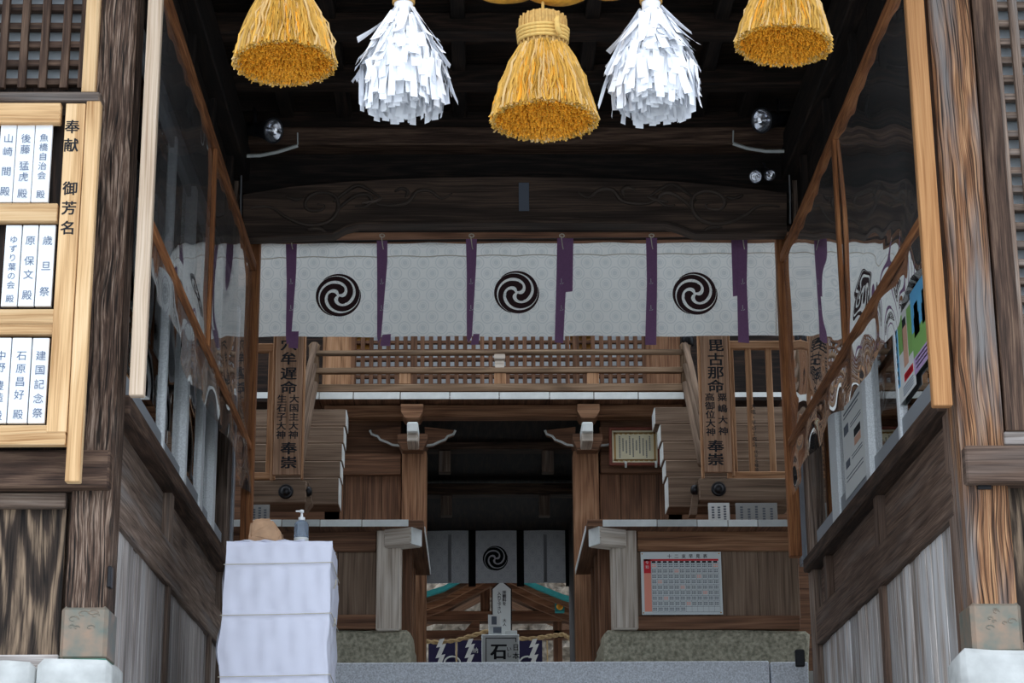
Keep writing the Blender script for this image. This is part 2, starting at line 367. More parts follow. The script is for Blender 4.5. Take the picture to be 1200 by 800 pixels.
    def build(s, name, m, parent=None, smooth=False, **kw):
        o = bpy.data.objects.new(name, s.mesh(name, m, smooth)); COL.objects.link(o)
        # pivot at the base centre of the piece
        if s.v:
            xs = [p[0] for p in s.v]; ys = [p[1] for p in s.v]; zs = [p[2] for p in s.v]
            c = Vector(((min(xs) + max(xs)) / 2, (min(ys) + max(ys)) / 2, min(zs)))
            o.data.transform(Matrix.Translation(-c)); o.location = c
        if parent is not None:
            o.parent = parent; o.location = o.location - WL[parent.name]
        WL[o.name] = (o.location if parent is None else o.location + WL[parent.name]).copy()
        tag(o, **kw); return o
WL = {}
def tag(o, label=None, cat=None, group=None, kind=None):
    if label: o['label'] = label
    if cat: o['category'] = cat
    if group: o['group'] = group
    if kind: o['kind'] = kind
    return o
def empty(name, loc, label=None, cat=None, group=None, kind=None, parent=None):
    o = bpy.data.objects.new(name, None); COL.objects.link(o); o.empty_display_size = .1
    o.location = Vector(loc); WL[o.name] = Vector(loc)
    if parent is not None: o.parent = parent; o.location = Vector(loc) - WL[parent.name]
    return tag(o, label, cat, group, kind)
def B(name, x0, x1, y0, y1, z0, z1, m, parent=None, c=.006, grain=None, **kw):
    return MB().box(x0, x1, y0, y1, z0, z1, c, grain).build(name, m, parent, **kw)
def PB(name, x0, y0, x1, y1, Y, th, m, parent=None, c=.006, grain=None, **kw):
    X0, X1, Z0, Z1 = rect(x0, y0, x1, y1, Y)
    return B(name, X0, X1, Y, Y + th, Z0, Z1, m, parent, c, grain, **kw)
def copy_of(o, name=None):
    c = o.copy(); COL.objects.link(c); return c

# ------------------------------------------------------------------ lettering (built-in font, flat ink)
GL = {}
def glyph(ch, bold):
    k = (ch, bold)
    if k not in GL:
        cu = bpy.data.curves.new('glyph', 'FONT'); cu.body = ch; cu.resolution_u = 3
        o = bpy.data.objects.new('glyph', cu); COL.objects.link(o); bpy.context.view_layer.update()
        me = bpy.data.meshes.new_from_object(o.evaluated_get(bpy.context.evaluated_depsgraph_get()))
        vs_ = [(v.co.x, v.co.y) for v in me.vertices]; fs = [tuple(p.vertices) for p in me.polygons]
        bpy.data.objects.remove(o); bpy.data.curves.remove(cu); bpy.data.meshes.remove(me)
        GL[k] = (vs_, fs)
    return GL[k]
def vtext(name, chars, X, Ztop, Y, size, pitch, m, parent, sx=1.0, bold=.0, horiz=False, tilt=0):
    """chars set one below another (or left to right), centred on X; size and pitch in metres; a space skips half a pitch"""
    mb = MB(); pos = 0.0
    for ch in chars:
        if ch == ' ': pos += pitch * .5; continue
        vs_, fs = glyph(ch, bold); base = len(mb.v)
        if horiz: ox, oz = X + pos + size * .5, Ztop - size * .5
        else: ox, oz = X, Ztop - pos - size * .5
        for q, (dx, dy) in enumerate([(0, 0)] if bold <= 0 else [(-bold, -bold * .6), (bold, -bold * .6), (-bold, bold * .6), (bold, bold * .6)]):
            base = len(mb.v)
            for x, y in vs_: mb.v.append(Vector((ox + (x - .5 + dx) * size * sx, Y - q * .0001, oz + (y - .38 + dy) * size)))
            for f in fs: mb.face([base + i for i in f], [(0, 0)] * len(f))
        pos += pitch
    return mb.build(name, m, parent)

# =================================================================== SETTING
GX0, GX1 = -1.95, 2.55          # inner faces of the gate passage
YF, YR = 10.5, 15.6             # front and rear of the gate
B('ground', -40, 40, -40, 60, -.3, 0, paving, kind='structure', c=0)
fl = empty('floor', (0, 12, 2.7), kind='structure')
for i in range(8):
    for j in range(5): B('stone', -6 + i * 1.55, -6 + i * 1.55 + 1.54, 10.0 + j * 1.02, 10.0 + j * 1.02 + 1.01, 2.5, 2.7 - .006 * rnd.random(), paving, fl, c=.01)
B('bed', -8, 8.4, 10.0, 40, 0, 2.5, paving, fl, c=0)
B('upper_bed', -8, 8.4, 16.5, 40, 2.5, 3.74, paving, fl, c=0)
st = empty('stone_stair', (0, 7.3, 0), 'flight of grey stone steps climbing to the gate', 'stair')
for i in range(14): B('step', -3.5, 4.1, 5.25 + i * .34, 10.0, i * .1925, (i + 1) * .1925, granite, st, c=.012)
# granite steps at the far end of the passage
gs = empty('granite_steps', (.55, 15.6, 2.95), 'grey speckled granite steps between the mossy plinth stones', 'step')
for k in range(3): B('step', -1.75, 2.4, 15.0 + k * .3, 16.4, 2.7 + k * .27, 2.7 + (k + 1) * .27 - .005, granite, gs, c=.008)
PB('tread_block', 380, 775, 902, 812, 16.0, .43, granite, gs, c=.01)
PB('tread_block', 903.5, 775, 948, 812, 16.02, .41, granite, gs, c=.01)

# ---- side walls of the passage
def side_wall(sgn, X, name, plank_m, nuki_m, studs_hi, studs_lo, post_m):
    """sgn -1 left, +1 right; X the inner face of the posts"""
    w = empty(name, (X, 13, 2.95), kind='structure')
    I = lambda d: X + sgn * d                                   # d metres into the wall
    # front post with copper shoe
    x0, x1 = (-2.137, -1.92) if sgn < 0 else (2.545, 2.785)
    post = B('post', x0, x1, YF, YF + .26, 3.02, 8.1, post_m, w, c=.018)
    shoe = B('copper_shoe', x0 - .012, x1 + .012, YF - .012, YF + .272, 2.995 if sgn < 0 else 3.01, 3.275, copper, w, c=.02)
    B('hem', x0 - .014, x1 + .014, YF - .014, YF + .274, 2.99 if sgn < 0 else 3.005, 3.003 if sgn < 0 else 3.018, verdi, shoe, c=.004)
    mbo = MB()
    for q in range(7):                                           # hammered cloud curls on the copper
        cx, cz = rnd.uniform(x0 + .04, x1 - .04), rnd.uniform(3.14, 3.24); r = rnd.uniform(.012, .03)
        mbo.tube([(cx + r * cos(t) * (1 - t / 9), YF - .012, cz + r * .6 * sin(t) * (1 - t / 9)) for t in [k * .7 for k in range(8)]], .0035, 5)
    mbo.build('embossing', copper, shoe)
    B('backing_post', I(.0), I(.035), YF + .26, YF + .4, 2.95, 8.1, nuki_m, w)
    # lower boarding
    y = 10.78
    while y < 15.45:
        wd_ = rnd.uniform(.13, .19); d = rnd.uniform(.03, .042)
        B('plank', I(d), I(d + .025), y, min(y + wd_ - .004, 15.5), 2.7, 3.86, plank_m, w, c=.004, grain=2); y += wd_
    B('nuki_beam', I(-.004), I(.06), 10.765, 15.44, 3.79, 4.05, nuki_m, w, c=.008)
    edges = [10.765] + studs_hi + [15.55]
    for a, b_ in zip(edges[:-1], edges[1:]):
        B('panel', I(.055), I(.075), a, b_, 4.03, 4.40, nuki_m, w, c=.003)
    for y in studs_hi: B('stud', I(.0), I(.07), y - .06, y + .06, 4.03, 4.40, nuki_m, w)
    for y in studs_lo: B('stud', I(.005), I(.07), y - .05, y + .05, 2.7, 3.80, nuki_m, w)
    B('sill', I(-.055), I(.2), 10.765, 15.6, 4.37, 4.475, sillw, w, c=.01)
    B('rear_post', I(-.01), I(.16), 15.45, 15.66, 2.7, 8.1, brown, w, c=.008)
    B('sash_post', I(.06), I(.16), 14.85, 14.97, 4.47, 6.8, cedar, w)
    # boarding over the windows
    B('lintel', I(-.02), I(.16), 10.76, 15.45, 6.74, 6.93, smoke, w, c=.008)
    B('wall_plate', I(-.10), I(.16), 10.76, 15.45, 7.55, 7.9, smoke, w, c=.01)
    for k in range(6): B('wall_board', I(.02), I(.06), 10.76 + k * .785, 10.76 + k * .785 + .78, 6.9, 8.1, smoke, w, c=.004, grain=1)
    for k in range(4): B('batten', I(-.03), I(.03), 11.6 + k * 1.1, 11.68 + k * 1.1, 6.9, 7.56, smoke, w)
    return w
wl = side_wall(-1, GX0, 'wall_left', greyl, brown, [12.78], [12.85, 14.9], post_l)
wr = side_wall(1, GX1, 'wall_right', grey, brown_r, [12.92, 14.95], [12.95], post_r)
PB('iron_tag', 1146, 567, 1162, 573, YF - .012, .012, iron, wr, c=.002)
lb = WX(135, 685, -1.92)
B('iron_latch', -1.925, -1.905, 10.5, 10.56, lb.z - .05, lb.z + .06, iron, wl, c=.003)
# closed side rooms behind the windows
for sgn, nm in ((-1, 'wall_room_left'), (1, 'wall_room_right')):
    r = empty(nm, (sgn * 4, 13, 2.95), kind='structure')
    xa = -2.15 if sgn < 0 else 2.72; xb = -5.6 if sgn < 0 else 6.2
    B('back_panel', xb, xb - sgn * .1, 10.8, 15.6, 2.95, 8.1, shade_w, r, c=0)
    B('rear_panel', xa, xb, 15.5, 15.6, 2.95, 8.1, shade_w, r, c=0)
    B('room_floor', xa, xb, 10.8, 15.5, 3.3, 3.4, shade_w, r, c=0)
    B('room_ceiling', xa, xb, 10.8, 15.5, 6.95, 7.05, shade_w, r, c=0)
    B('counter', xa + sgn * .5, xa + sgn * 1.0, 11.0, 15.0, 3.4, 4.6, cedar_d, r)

# ---- sliding aluminium windows in the side walls
def window(n, sgn, X, strips, Y0, Y1):
    w = empty('window_%d' % n, (X, 13, 4.475), kind='structure')
    I = lambda d: X + sgn * d
    for k in range(3): B('track', I(-.03 + k * .035), I(-.012 + k * .035), Y0, Y1, 4.475, 4.51 + .012 * k, alu, w, c=.002)
    B('head_track', I(-.03), I(.09), Y0, Y1, 6.66, 6.74, alu, w, c=.003)
    ys = [Y0] + [a for a, _, _ in strips] + [Y1]
    for i, (y, wdt, m) in enumerate(strips): B('meeting_stile', I(-.022 - .008 * (i % 2)), I(.03), y - wdt / 2, y + wdt / 2, 4.52, 6.66, m, w, c=.003)
    for i in range(len(ys) - 1):
        a, b_ = ys[i], ys[i + 1]
        if b_ - a < .12: continue
        o = .012 * (i % 2)
        s = B('bottom_rail', I(o - .008), I(o + .022), a, b_, 4.515, 4.67, graypl, w, c=.003)
        B('top_rail', I(o - .008), I(o + .022), a, b_, 6.58, 6.66, graypl, w, c=.003)
        B('pane', I(o + .005), I(o + .009), a, b_, 4.66, 6.59, glass, w, c=0)
    return w
def yx(px, py, X): return WX(px, py, X).y
XLW, XRW = -1.985, 2.585
window(1, -1, XLW, [(yx(190, 480, XLW), .06, alu_l), (yx(213.5, 525, XLW), .09, alu_l), (yx(234, 540, XLW), .15, alu_l), (yx(247, 560, XLW), .15, alu_l), (yx(271, 580, XLW), .10, alu)], 10.76, 15.45)
window(2, 1, XRW, [(yx(1054, 440, XRW), .06, alu_l), (yx(1019.5, 500, XRW), .13, alu_l), (yx(980, 540, XRW), .30, alu_l), (yx(940, 600, XRW), .14, alu)], 10.76, 15.45)

# ---- front wing walls beside the gate
wf = empty('wall_front_left', (-3, 10.55, 3), kind='structure')
PB('cross_beam', -120, 527, 128, 571, 10.42, .14, sillw, wf, c=.01)
PB('rail', -120, 577, 77, 594, 10.52, .08, brown, wf)
PB('panel', -60, 592, 74, 768, 10.58, .03, panel_l, wf, c=.003, grain=2)
PB('panel', -140, 592, -62, 768, 10.58, .03, panel_l, wf, c=.003, grain=2)
PB('ground_sill', -120, 767, 68, 787, 10.53, .1, greyl, wf)
PB('ledge', -120, 107, 117, 119, 10.36, .2, brown, wf, c=.008)
PB('stile', 100, -60, 116, 108, 10.46, .07, donor, wf)
PB('back_board', -120, 100, 100, 530, 10.6, .04, dark, wf)
B('upper_board', -5.6, -2.13, 10.66, 10.76, 3.02, 8.1, brown, wf, c=0)
wg = empty('wall_front_right', (3.5, 10.55, 3), kind='structure')
PB('ledge', 1177, 505, 1330, 521, 10.5, .12, greyl, wg)
PB('cross_beam', 1132, 521, 1330, 565, 10.43, .14, brown_r, wg, c=.01)
PB('panel', 1176, 560, 1330, 760, 10.6, .03, panel_l, wg, c=.003, grain=2)
PB('stile', 1156, -60, 1181, 505, 10.53, .08, sillw, wg)
PB('ground_sill', 1196, 752, 1330, 778, 10.56, .1, brown, wg)
B('upper_board', 2.79, 6.2, 10.68, 10.76, 3.03, 8.1, brown, wg, c=0)
# lattice windows (grid of bars in front of pale panes)
def lattice(name, xs, wpx, ytop, pitch, n, hpx, Y, ex0, ex1, ref_y, m, dep=.07):
    """xs: bar centres in pixels at height ref_y"""
    w = empty(name, W((ex0 + ex1) / 2, ytop + pitch * n, Y), kind='structure')
    X0, X1 = W(ex0, ref_y, Y).x, W(ex1, ref_y, Y).x
    zt = [W((ex0 + ex1) / 2, ytop + pitch * k, Y).z for k in range(n + 1)]
    z0, z1 = zt[-1] - .05, zt[0] + .05
    for x in xs:
        c = W(x, ref_y, Y).x; hw = wpx * Y / F / 2
        B('upright_bar', c - hw, c + hw, Y, Y + dep * .5, z0, z1, m, w, c=.003)
    for z in zt:
        h = hpx * Y / F / 2
        B('cross_bar', X0, X1, Y + dep * .4, Y + dep + .01, z - h, z + h, m, w, c=.003)
    B('pane', X0, X1, Y + dep + .03, Y + dep + .036, z0, z1, frostd, w, c=0)
    return w
lattice('window_3', [-20, 4, 28, 52, 77, 98], 10, -38, 21.8, 6, 9, 10.53, -30, 100, 50, sillw)
lattice('window_4', [1184, 1208, 1232, 1256], 11, -19, 21.6, 24, 9, 10.55, 1170, 1262, 250, brown)

# ---- ceiling and roofs
ce = empty('ceiling', (.3, 12, 7.9), kind='structure')
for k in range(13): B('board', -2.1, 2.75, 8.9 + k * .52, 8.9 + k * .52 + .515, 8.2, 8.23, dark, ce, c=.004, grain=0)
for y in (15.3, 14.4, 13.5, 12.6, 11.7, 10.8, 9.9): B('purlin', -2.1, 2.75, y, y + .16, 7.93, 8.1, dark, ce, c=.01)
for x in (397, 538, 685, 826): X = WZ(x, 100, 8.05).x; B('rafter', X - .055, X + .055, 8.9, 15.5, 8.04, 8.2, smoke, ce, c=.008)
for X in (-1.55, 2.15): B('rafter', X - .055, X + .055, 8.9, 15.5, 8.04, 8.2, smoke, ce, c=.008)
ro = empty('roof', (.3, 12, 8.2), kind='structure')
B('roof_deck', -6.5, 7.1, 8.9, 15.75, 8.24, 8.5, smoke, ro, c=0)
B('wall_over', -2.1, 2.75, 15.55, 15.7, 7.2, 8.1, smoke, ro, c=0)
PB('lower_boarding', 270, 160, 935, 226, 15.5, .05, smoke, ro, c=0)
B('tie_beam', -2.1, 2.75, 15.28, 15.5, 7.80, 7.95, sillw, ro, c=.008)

# ---- carved rainbow beam
kb = empty('rainbow_beam', (.3, 15.5, 7.05), 'long dark arched beam with carved scrolls above the white curtain', 'beam')
top = [(285, 228), (340, 219), (420, 212), (500, 208.5), (600, 207), (700, 208.5), (790, 212.5), (860, 219), (922, 226)]
bot = [(922, 279), (815, 280), (795, 272), (780, 268), (600, 267), (420, 269), (405, 273), (390, 281), (285, 285)]
poly = [(W(x, y, 15.35).x, W(x, y, 15.35).z) for x, y in top + [(x_, y_ - 6) for x_, y_ in bot]]
MB().prism(poly, 1, 15.35, 15.5).build('beam_body', koryo_m, kb)
lipo = [(x, y - 8) for x, y in bot[::-1]]
MB().tube([W(x, y, 15.345) for x, y in lipo], .012, 6, up=(0, 0, 1)).build('lower_lip', koryo_m, kb)
def scroll(seq, mirror, r0):
    pts = []
    for (zx, zy) in seq:
        x, y = 270 + zx / 3.636, 190 + zy / 3.636
        if mirror: x = 1207 - x; y -= 1.5
        pts.append(W(x, y, 15.345))
    out = []
    for i in range(len(pts) - 1):                                # Catmull-Rom
        p0, p1, p2, p3 = pts[max(i - 1, 0)], pts[i], pts[i + 1], pts[min(i + 2, len(pts) - 1)]
        for k in range(4):
            t = k / 4; out.append(.5 * ((2 * p1) + (p2 - p0) * t + (2 * p0 - 5 * p1 + 4 * p2 - p3) * t * t + (3 * p1 - p0 - 3 * p2 + p3) * t ** 3))
    out.append(pts[-1])
    return MB().tube(out, lambda t: r0 * (.3 + .7 * sin(pi * min(1, t * .9 + .08))), 6)
SCR = [[(85, 195), (130, 190), (180, 195), (230, 230), (300, 262), (370, 268), (430, 245), (458, 200), (450, 150), (400, 128), (345, 140), (318, 175), (335, 205), (385, 205), (400, 185), (370, 178)],
       [(430, 240), (470, 190), (530, 145), (580, 138), (602, 165), (570, 190), (530, 188)],
       [(600, 160), (640, 180), (700, 182), (760, 168), (795, 125), (850, 122), (900, 155), (945, 132)],
       [(440, 170), (480, 135), (540, 100), (590, 118), (640, 150)], [(330, 285), (375, 282), (410, 300)],
       [(560, 175), (620, 165), (650, 150)], [(700, 125), (730, 112), (755, 125), (745, 150)], [(240, 145), (280, 160), (310, 150)]]
for sq in SCR:
    for mi in (0, 1): scroll(sq, mi, .017).build('carved_scroll', koryo_l, kb, smooth=True)
PB('paper_charm', 608, 214, 620, 247, 15.335, .004, inkgrey, kb, c=0)

# =================================================================== CURTAIN
YC = 15.73
cz1 = W(606, 284, YC).z; cz0 = W(606, 394, YC).z; cX0, cX1 = W(296, 340, YC).x, W(914, 340, YC).x
cu = empty('shrine_curtain', ((cX0 + cX1) / 2, YC, cz0), 'white patterned shrine curtain with three dark swirl crests under the carved beam', 'curtain')
def cfn(u, v):
    x = cX0 + (cX1 - cX0) * u; z = cz0 + (cz1 - cz0) * v - (.022 * (1 - v)) * (.5 - u) * .0
    return (x, YC + .012 * sin(x * 5.2) * (1 - v) + .006 * sin(x * 13 + v * 3), z - .01 * abs(sin(u * pi * 5.9 + .1)) * (v > .99))
MB().grid(cfn, 90, 12, lambda u, v: ((cX1 - cX0) * u + .03, (cz1 - cz0) * v + .02)).build('cloth', damask, cu, smooth=True)
def crest(cx, cz, R, y, m, parent, name='swirl_crest'):
    mb = MB()
    for k in range(3):
        th0 = radians(75 + 120 * k); out = []; inn = []; n = 44
        for i in range(n + 1):
            t = i / n; th = th0 + radians(300) * t
            r = R * (.27 + .70 * (1 - (1 - t) ** 2.1)); w = R * (.136 * (1 - t) ** .72 + .02 * (1 - t) + .055 * math.exp(-(t / .06) ** 2) + .008)
            out.append((r + w, th)); inn.append((r - w, th))
        base = len(mb.v)
        for (a, b_), (c_, d_) in zip(out, inn):
            a = min(a, R)
            mb.v.append(Vector((cx + a * cos(b_), y, cz + a * sin(b_)))); mb.v.append(Vector((cx + c_ * cos(d_), y, cz + c_ * sin(d_))))
        for i in range(n): mb.face([base + 2 * i, base + 2 * i + 1, base + 2 * i + 3, base + 2 * i + 2], [(0, 0)] * 4)
        hb = len(mb.v); r0 = R * .27; hr = R * .205
        for i in range(17):
            a = th0 - pi * i / 16
            mb.v.append(Vector((cx + r0 * cos(th0) + hr * cos(a), y, cz + r0 * sin(th0) + hr * sin(a))))
        mb.face(list(range(hb, hb + 17)), [(0, 0)] * 17)
    return mb.build(name, m, parent)
for x, y in ((396.5, 346), (605.5, 342.5), (814.5, 344)):
    p = W(x, y, YC - .022); crest(p.x, p.z, .183, YC - .022, crestm, cu)
# ribbons: px outline of the front tail, and of the tail behind
RIB = [([(335, 286), (348, 286), (347, 320), (341, 399), (336, 404), (335, 395), (336, 330)], [(339, 388), (350, 388), (349, 408), (338, 407)]),
       ([(441.5, 282), (454, 282), (454, 306), (446.5, 396), (443, 402), (442, 394), (442, 320)], [(448, 392), (458, 391), (457, 405), (445, 405)]),
       ([(546, 280), (559, 280), (558, 310), (553, 394), (549, 402), (547, 396), (547, 320)], [(555, 391), (562, 391), (561, 403), (551, 404)]),
       ([(653, 279), (664, 279), (663, 340), (660, 402), (650, 401), (652, 330)], [(659, 279), (672, 279), (671, 341), (662, 342)]),
       ([(757, 279), (770, 279), (770, 330), (769, 404), (756, 404), (758, 330)], None),
       ([(866, 281), (876, 281), (875, 330), (878, 402), (865, 401), (864, 350)], [(857, 281), (871, 281), (866, 346), (859, 347)])]
RLAB = ['leftmost', 'second from left', 'third from left', 'fourth from left', 'fifth from left', 'rightmost']
for i, (fr, bk) in enumerate(RIB):
    p = W(fr[0][0], fr[0][1], YC - .05)
    r = empty('purple_ribbon', (p.x, YC - .05, W(fr[-2][0], 404, YC).z), 'purple silk ribbon hanging down the white curtain, %s of the six' % RLAB[i], 'ribbon', 'ribbons over the shrine curtain')
    yy = YC - .034
    MB().prism([(W(x, y, yy).x, W(x, y, yy).z) for x, y in fr], 1, yy, yy - .004).build('front_tail', purple, r); ft_ = bpy.data.objects[COL.objects[-1].name]
    if bk: MB().prism([(W(x, y, yy).x, W(x, y, yy).z) for x, y in bk], 1, yy + .006, yy + .003).build('back_tail', purple, r)
    hx = (fr[0][0] + fr[1][0]) / 2
    MB().tube([W(hx - 1, 276.5, yy - .01), W(hx - .3, 281, yy - .012), W(hx + .6, 288, yy - .012), W(hx + 1.5, 292, yy - .01)], .004, 5).build('cord_loop', cordm, r)
    MB().tube([W(hx + 3 * cos(t), 276 + 2 * sin(t), yy) for t in [k * .9 for k in range(8)]], .005, 5).build('cord_knot', cordm, r)
    for yy2 in (331, 362):
        mb = MB()
        for q in range(3):
            a = q * 2.1 + .4
            mb.tube([W(hx - .5 + 2.5 * cos(a) * t, yy2 + 3.5 * sin(a) * t + 1.2 * sin(t * 5), yy - .006) for t in (.25, .6, 1)], .0025, 4)
        mb.build('woven_mark', gofun, ft_)
cordpts = []
for k in range(61):
    x = 297 + k * 615 / 60; y = 299.5 - (x - 297) * .011 - .0
    y = 303 - 5.5 * (x - 297) / 615 + 1.8 * abs(sin(pi * (x - 340) / 52.5)) * (-1) + (0 if x > 320 else 2)
    cordpts.append(W(x, y, YC - .026))
MB().tube(cordpts, .004, 5).build('gathering_cord', cordm, cu)
MB().tube([W(284, 284, YC + .01), W(600, 281, YC + .01), W(926, 278, YC + .01)], .012, 8).build('hanging_rod', dark, cu)
MB().tube([W(299, 300, YC - .02), W(299, 396, YC - .02)], .004, 5).build('hem_seam', cordm, cu)
MB().tube([W(909.5, 300, YC - .02), W(909.5, 392, YC - .02)], .004, 5).build('hem_seam', cordm, cu)

# =================================================================== VINYL SCREENS
def vinyl_screen(sgn, X, zt, zb, pm, label, post_px, seed):
    t = empty('vinyl_screen', (X, 13.05, 4.4), label, 'screen', 'clear vinyl wind screens along the passage')
    n = lambda d: X - sgn * d                                   # d toward the passage middle
    PB('front_post', *post_px, 10.44, .06, pm, t, c=.005)
    ex = W(post_px[2], post_px[1], 10.44).x
    B('front_batten', X - .014, X + .014, 10.50, 10.54, 4.45, zt + .3, lath, t, c=.004)
    B('top_rail', X - .02, X + .02, 10.54, 15.62, zt - .03, zt + .045, lath, t, c=.004)
    B('bottom_rail', n(-.004), n(.026), 10.54, 15.6, zb - .03, zb + .028, lath, t, c=.004)
    B('mid_stile', n(-.004), n(.024), 13.0, 13.06, zb + .03, zt - .03, lath, t, c=.004)
    B('rear_post', X - .045, X + .045, 15.58, 15.68, 4.5, zt + .25, lath, t, c=.005)
    rs = random.Random(seed); ph = [rs.uniform(0, 6.28) for _ in range(9)]
    def fn(u, v):
        y = 10.56 + 5.03 * u; hem = zb - .30 - .07 * u + .05 * sin(u * 9 + ph[0]) + .03 * sin(u * 23 + ph[1]); z = hem + (zt - hem) * v
        low = max(0, (zb + .25 - z) / .5); low = min(1.2, low); up = max(0, min(1, (z - zb) / .2))
        a = .016 * low * sin(y * 6.5 + 3.5 * (z - zb) * (1 + .3 * sin(y * 3)) + ph[2]) + .005 * low * sin(y * 13 - 7 * z + ph[3])
        fold = .004 * sin(y * 3.1 + z * 2.3 + ph[4]) + .0016 * sin(y * 8 - z * 5 + ph[5])
        near = .005 * math.exp(-((z - zb) / .28) ** 2) * sin(y * 6 + z * 9 + ph[6]) + .0015 * math.exp(-((z - zt) / .15) ** 2) * sin(y * 17 + ph[7])
        return (X - sgn * (-.006 + (a + fold + near) + .012 * low), y, z)
    MB().grid(fn, 170, 80).build('vinyl_sheet', vinyl, t, smooth=True)
    return t
vinyl_screen(-1, -1.81, 6.86, 5.385, pale, 'clear vinyl sheet on a wooden frame along the left passage wall', (164, -60, 181, 463), 3)
vinyl_screen(1, 2.445, 6.925, 5.40, honey, 'clear vinyl sheet on a wooden frame along the right passage wall', (1075, -60, 1097, 475), 8)

# =================================================================== DONOR BOARD AND PLAQUES
YD = 10.28
db = empty('donor_board', W(50, 540, YD), 'golden wooden donor board with ink title at the left edge of the photo', 'board')
PB('outer_stile', 89, 118, 106, 564, YD - .01, .06, donor, db, c=.005)
tx = W(82, 330, YD).x; hx_ = 15.5 * YD / F
PB('title_board', 66, 121, 89.5, 506, YD - .004, .03, donor, db, c=.003)
PB('top_rail', -110, 120, 71, 144, YD, .05, donor, db, c=.006)
PB('shelf_rail', -110, 238, 67, 259, YD, .06, donor, db, c=.004)
PB('shelf_rail', -110, 362, 78, 379, YD, .06, donor, db, c=.004)
PB('shelf_lip', -110, 379, 82, 391, YD + .01, .06, donor, db, c=.003)
PB('bottom_rail', -110, 498, 77, 521, YD, .06, donor, db, c=.004)
PB('inner_stile', 58, 394, 77, 497, YD + .02, .04, donor, db, c=.003)
PB('back_panel', -110, 140, 72, 520, YD + .09, .02, dark, db, c=0)
zt = W(80, 142, YD).z
vtext('title_lettering', '奉献', W(83.5, 150, YD).x + .006, W(80, 140.5, YD).z, YD - .0055, .082, .107, ink, db, bold=.02)
vtext('title_lettering', '御芳名', W(80, 240, YD).x + .006, W(78, 212.5, YD).z, YD - .0055, .082, .112, ink, db, bold=.02)
rows = [((143, 237), [(-25, -3, '', ''), (-2, 16.5, '山崎 間 殿', 'white name plaque, left of the top row'), (17.5, 38, '後藤 猛虎 殿', 'white name plaque, second from right in the top row'), (39, 59, '魚橋自治会  殿', 'white name plaque at the right end of the top row')]),
        ((262, 359), [(-20, 3, '', ''), (4, 22.5, 'ゆずり葉の会 殿', 'white name plaque written mostly in kana, middle row'), (24, 42, '原 保文 殿', 'white name plaque, second from right in the middle row'), (43.5, 62.5, '歳 旦 祭', 'white festival plaque at the right end of the middle row')]),
        ((394, 496), [(-20, -14, '', ''), (-13, 10, '中野 豊造 殿', 'white name plaque, third from right in the bottom row'), (11.5, 34, '石原昌好 殿', 'white name plaque, second from right in the bottom row'), (35.5, 55, '建国記念祭', 'white festival plaque at the right end of the bottom row')])]
for ri, ((ya, yb), cells) in enumerate(rows):
    for (xa, xb, s_, lab) in cells:
        if not s_: continue
        X0, X1, Z0, Z1 = rect(xa, ya + 1.6, xb, yb - .4, YD + .03)
        p = empty('name_plaque', ((X0 + X1) / 2, YD + .03, Z0), lab, 'plaque', 'white plaques on the donor board')
        B('slat', X0, X1, YD + .03 + .004 * rnd.random(), YD + .055, Z0, Z1, plaque, p, c=.002)
        n_ = sum(1.0 if ch != ' ' else .5 for ch in s_); h = Z1 - Z0; pit = h * .84 / n_
        vtext('lettering', s_, (X0 + X1) / 2 + .004, Z1 - h * (.13 if ri != 2 else .15), YD + .028, min(pit * .9, .056), pit, inkblue, p, bold=.0)

# =================================================================== FOUNDATION STONES
def boulder(name, x0, x1, y0, y1, z0, z1, m, seed, rough=.02, **kw):
    mb = MB().box(x0, x1, y0, y1, z0, z1, .03); bm = bmesh.new(); me = mb.mesh(name, m); bm.from_mesh(me)
    bmesh.ops.subdivide_edges(bm, edges=bm.edges[:], cuts=5, use_grid_fill=True); rs = np.random.RandomState(seed)
    for v in bm.verts:
        n_ = noise.noise_vector(v.co * 3.1 + Vector((seed, 0, 0))) * rough + noise.noise_vector(v.co * 9 + Vector((0, seed, 0))) * rough * .4
        v.co += n_
    c = Vector(((x0 + x1) / 2, (y0 + y1) / 2, z0)); bmesh.ops.translate(bm, verts=bm.verts, vec=-c)
    bm.to_mesh(me); bm.free(); me.polygons.foreach_set('use_smooth', [True] * len(me.polygons))
    o = bpy.data.objects.new(name, me); COL.objects.link(o); o.location = c; WL[o.name] = c.copy()
    return tag(o, **kw)
boulder('foundation_stone', -2.24, -1.86, 10.4, 10.755, 2.68, 2.99, palest, 1, .012, label='pale rough stone under the left gate post', cat='stone')
boulder('foundation_stone', -3.0, -2.25, 10.42, 10.755, 2.68, 2.985, palest, 2, .012, label='pale flat stone under the sill left of the left gate post', cat='stone')
boulder('foundation_stone', 2.44, 3.4, 10.36, 10.755, 2.68, 3.015, palest, 3, .025, label='pale lumpy stone under the right gate post', cat='stone')
X0, X1, Z0, Z1 = rect(350, 738, 482, 780, 16.45)
boulder('plinth_stone', X0, X1, 16.45, 18.42, Z0 - .25, Z1, mossy, 4, .015, label='dark mossy plinth stone under the left shelf wall', cat='stone')
X0, X1, Z0, Z1 = rect(708, 737, 948, 780, 16.45)
boulder('plinth_stone', X0, X1, 16.45, 18.42, Z0 - .25, Z1, mossy, 5, .02, label='long pale mossy plinth stone under the calendar wall', cat='stone')

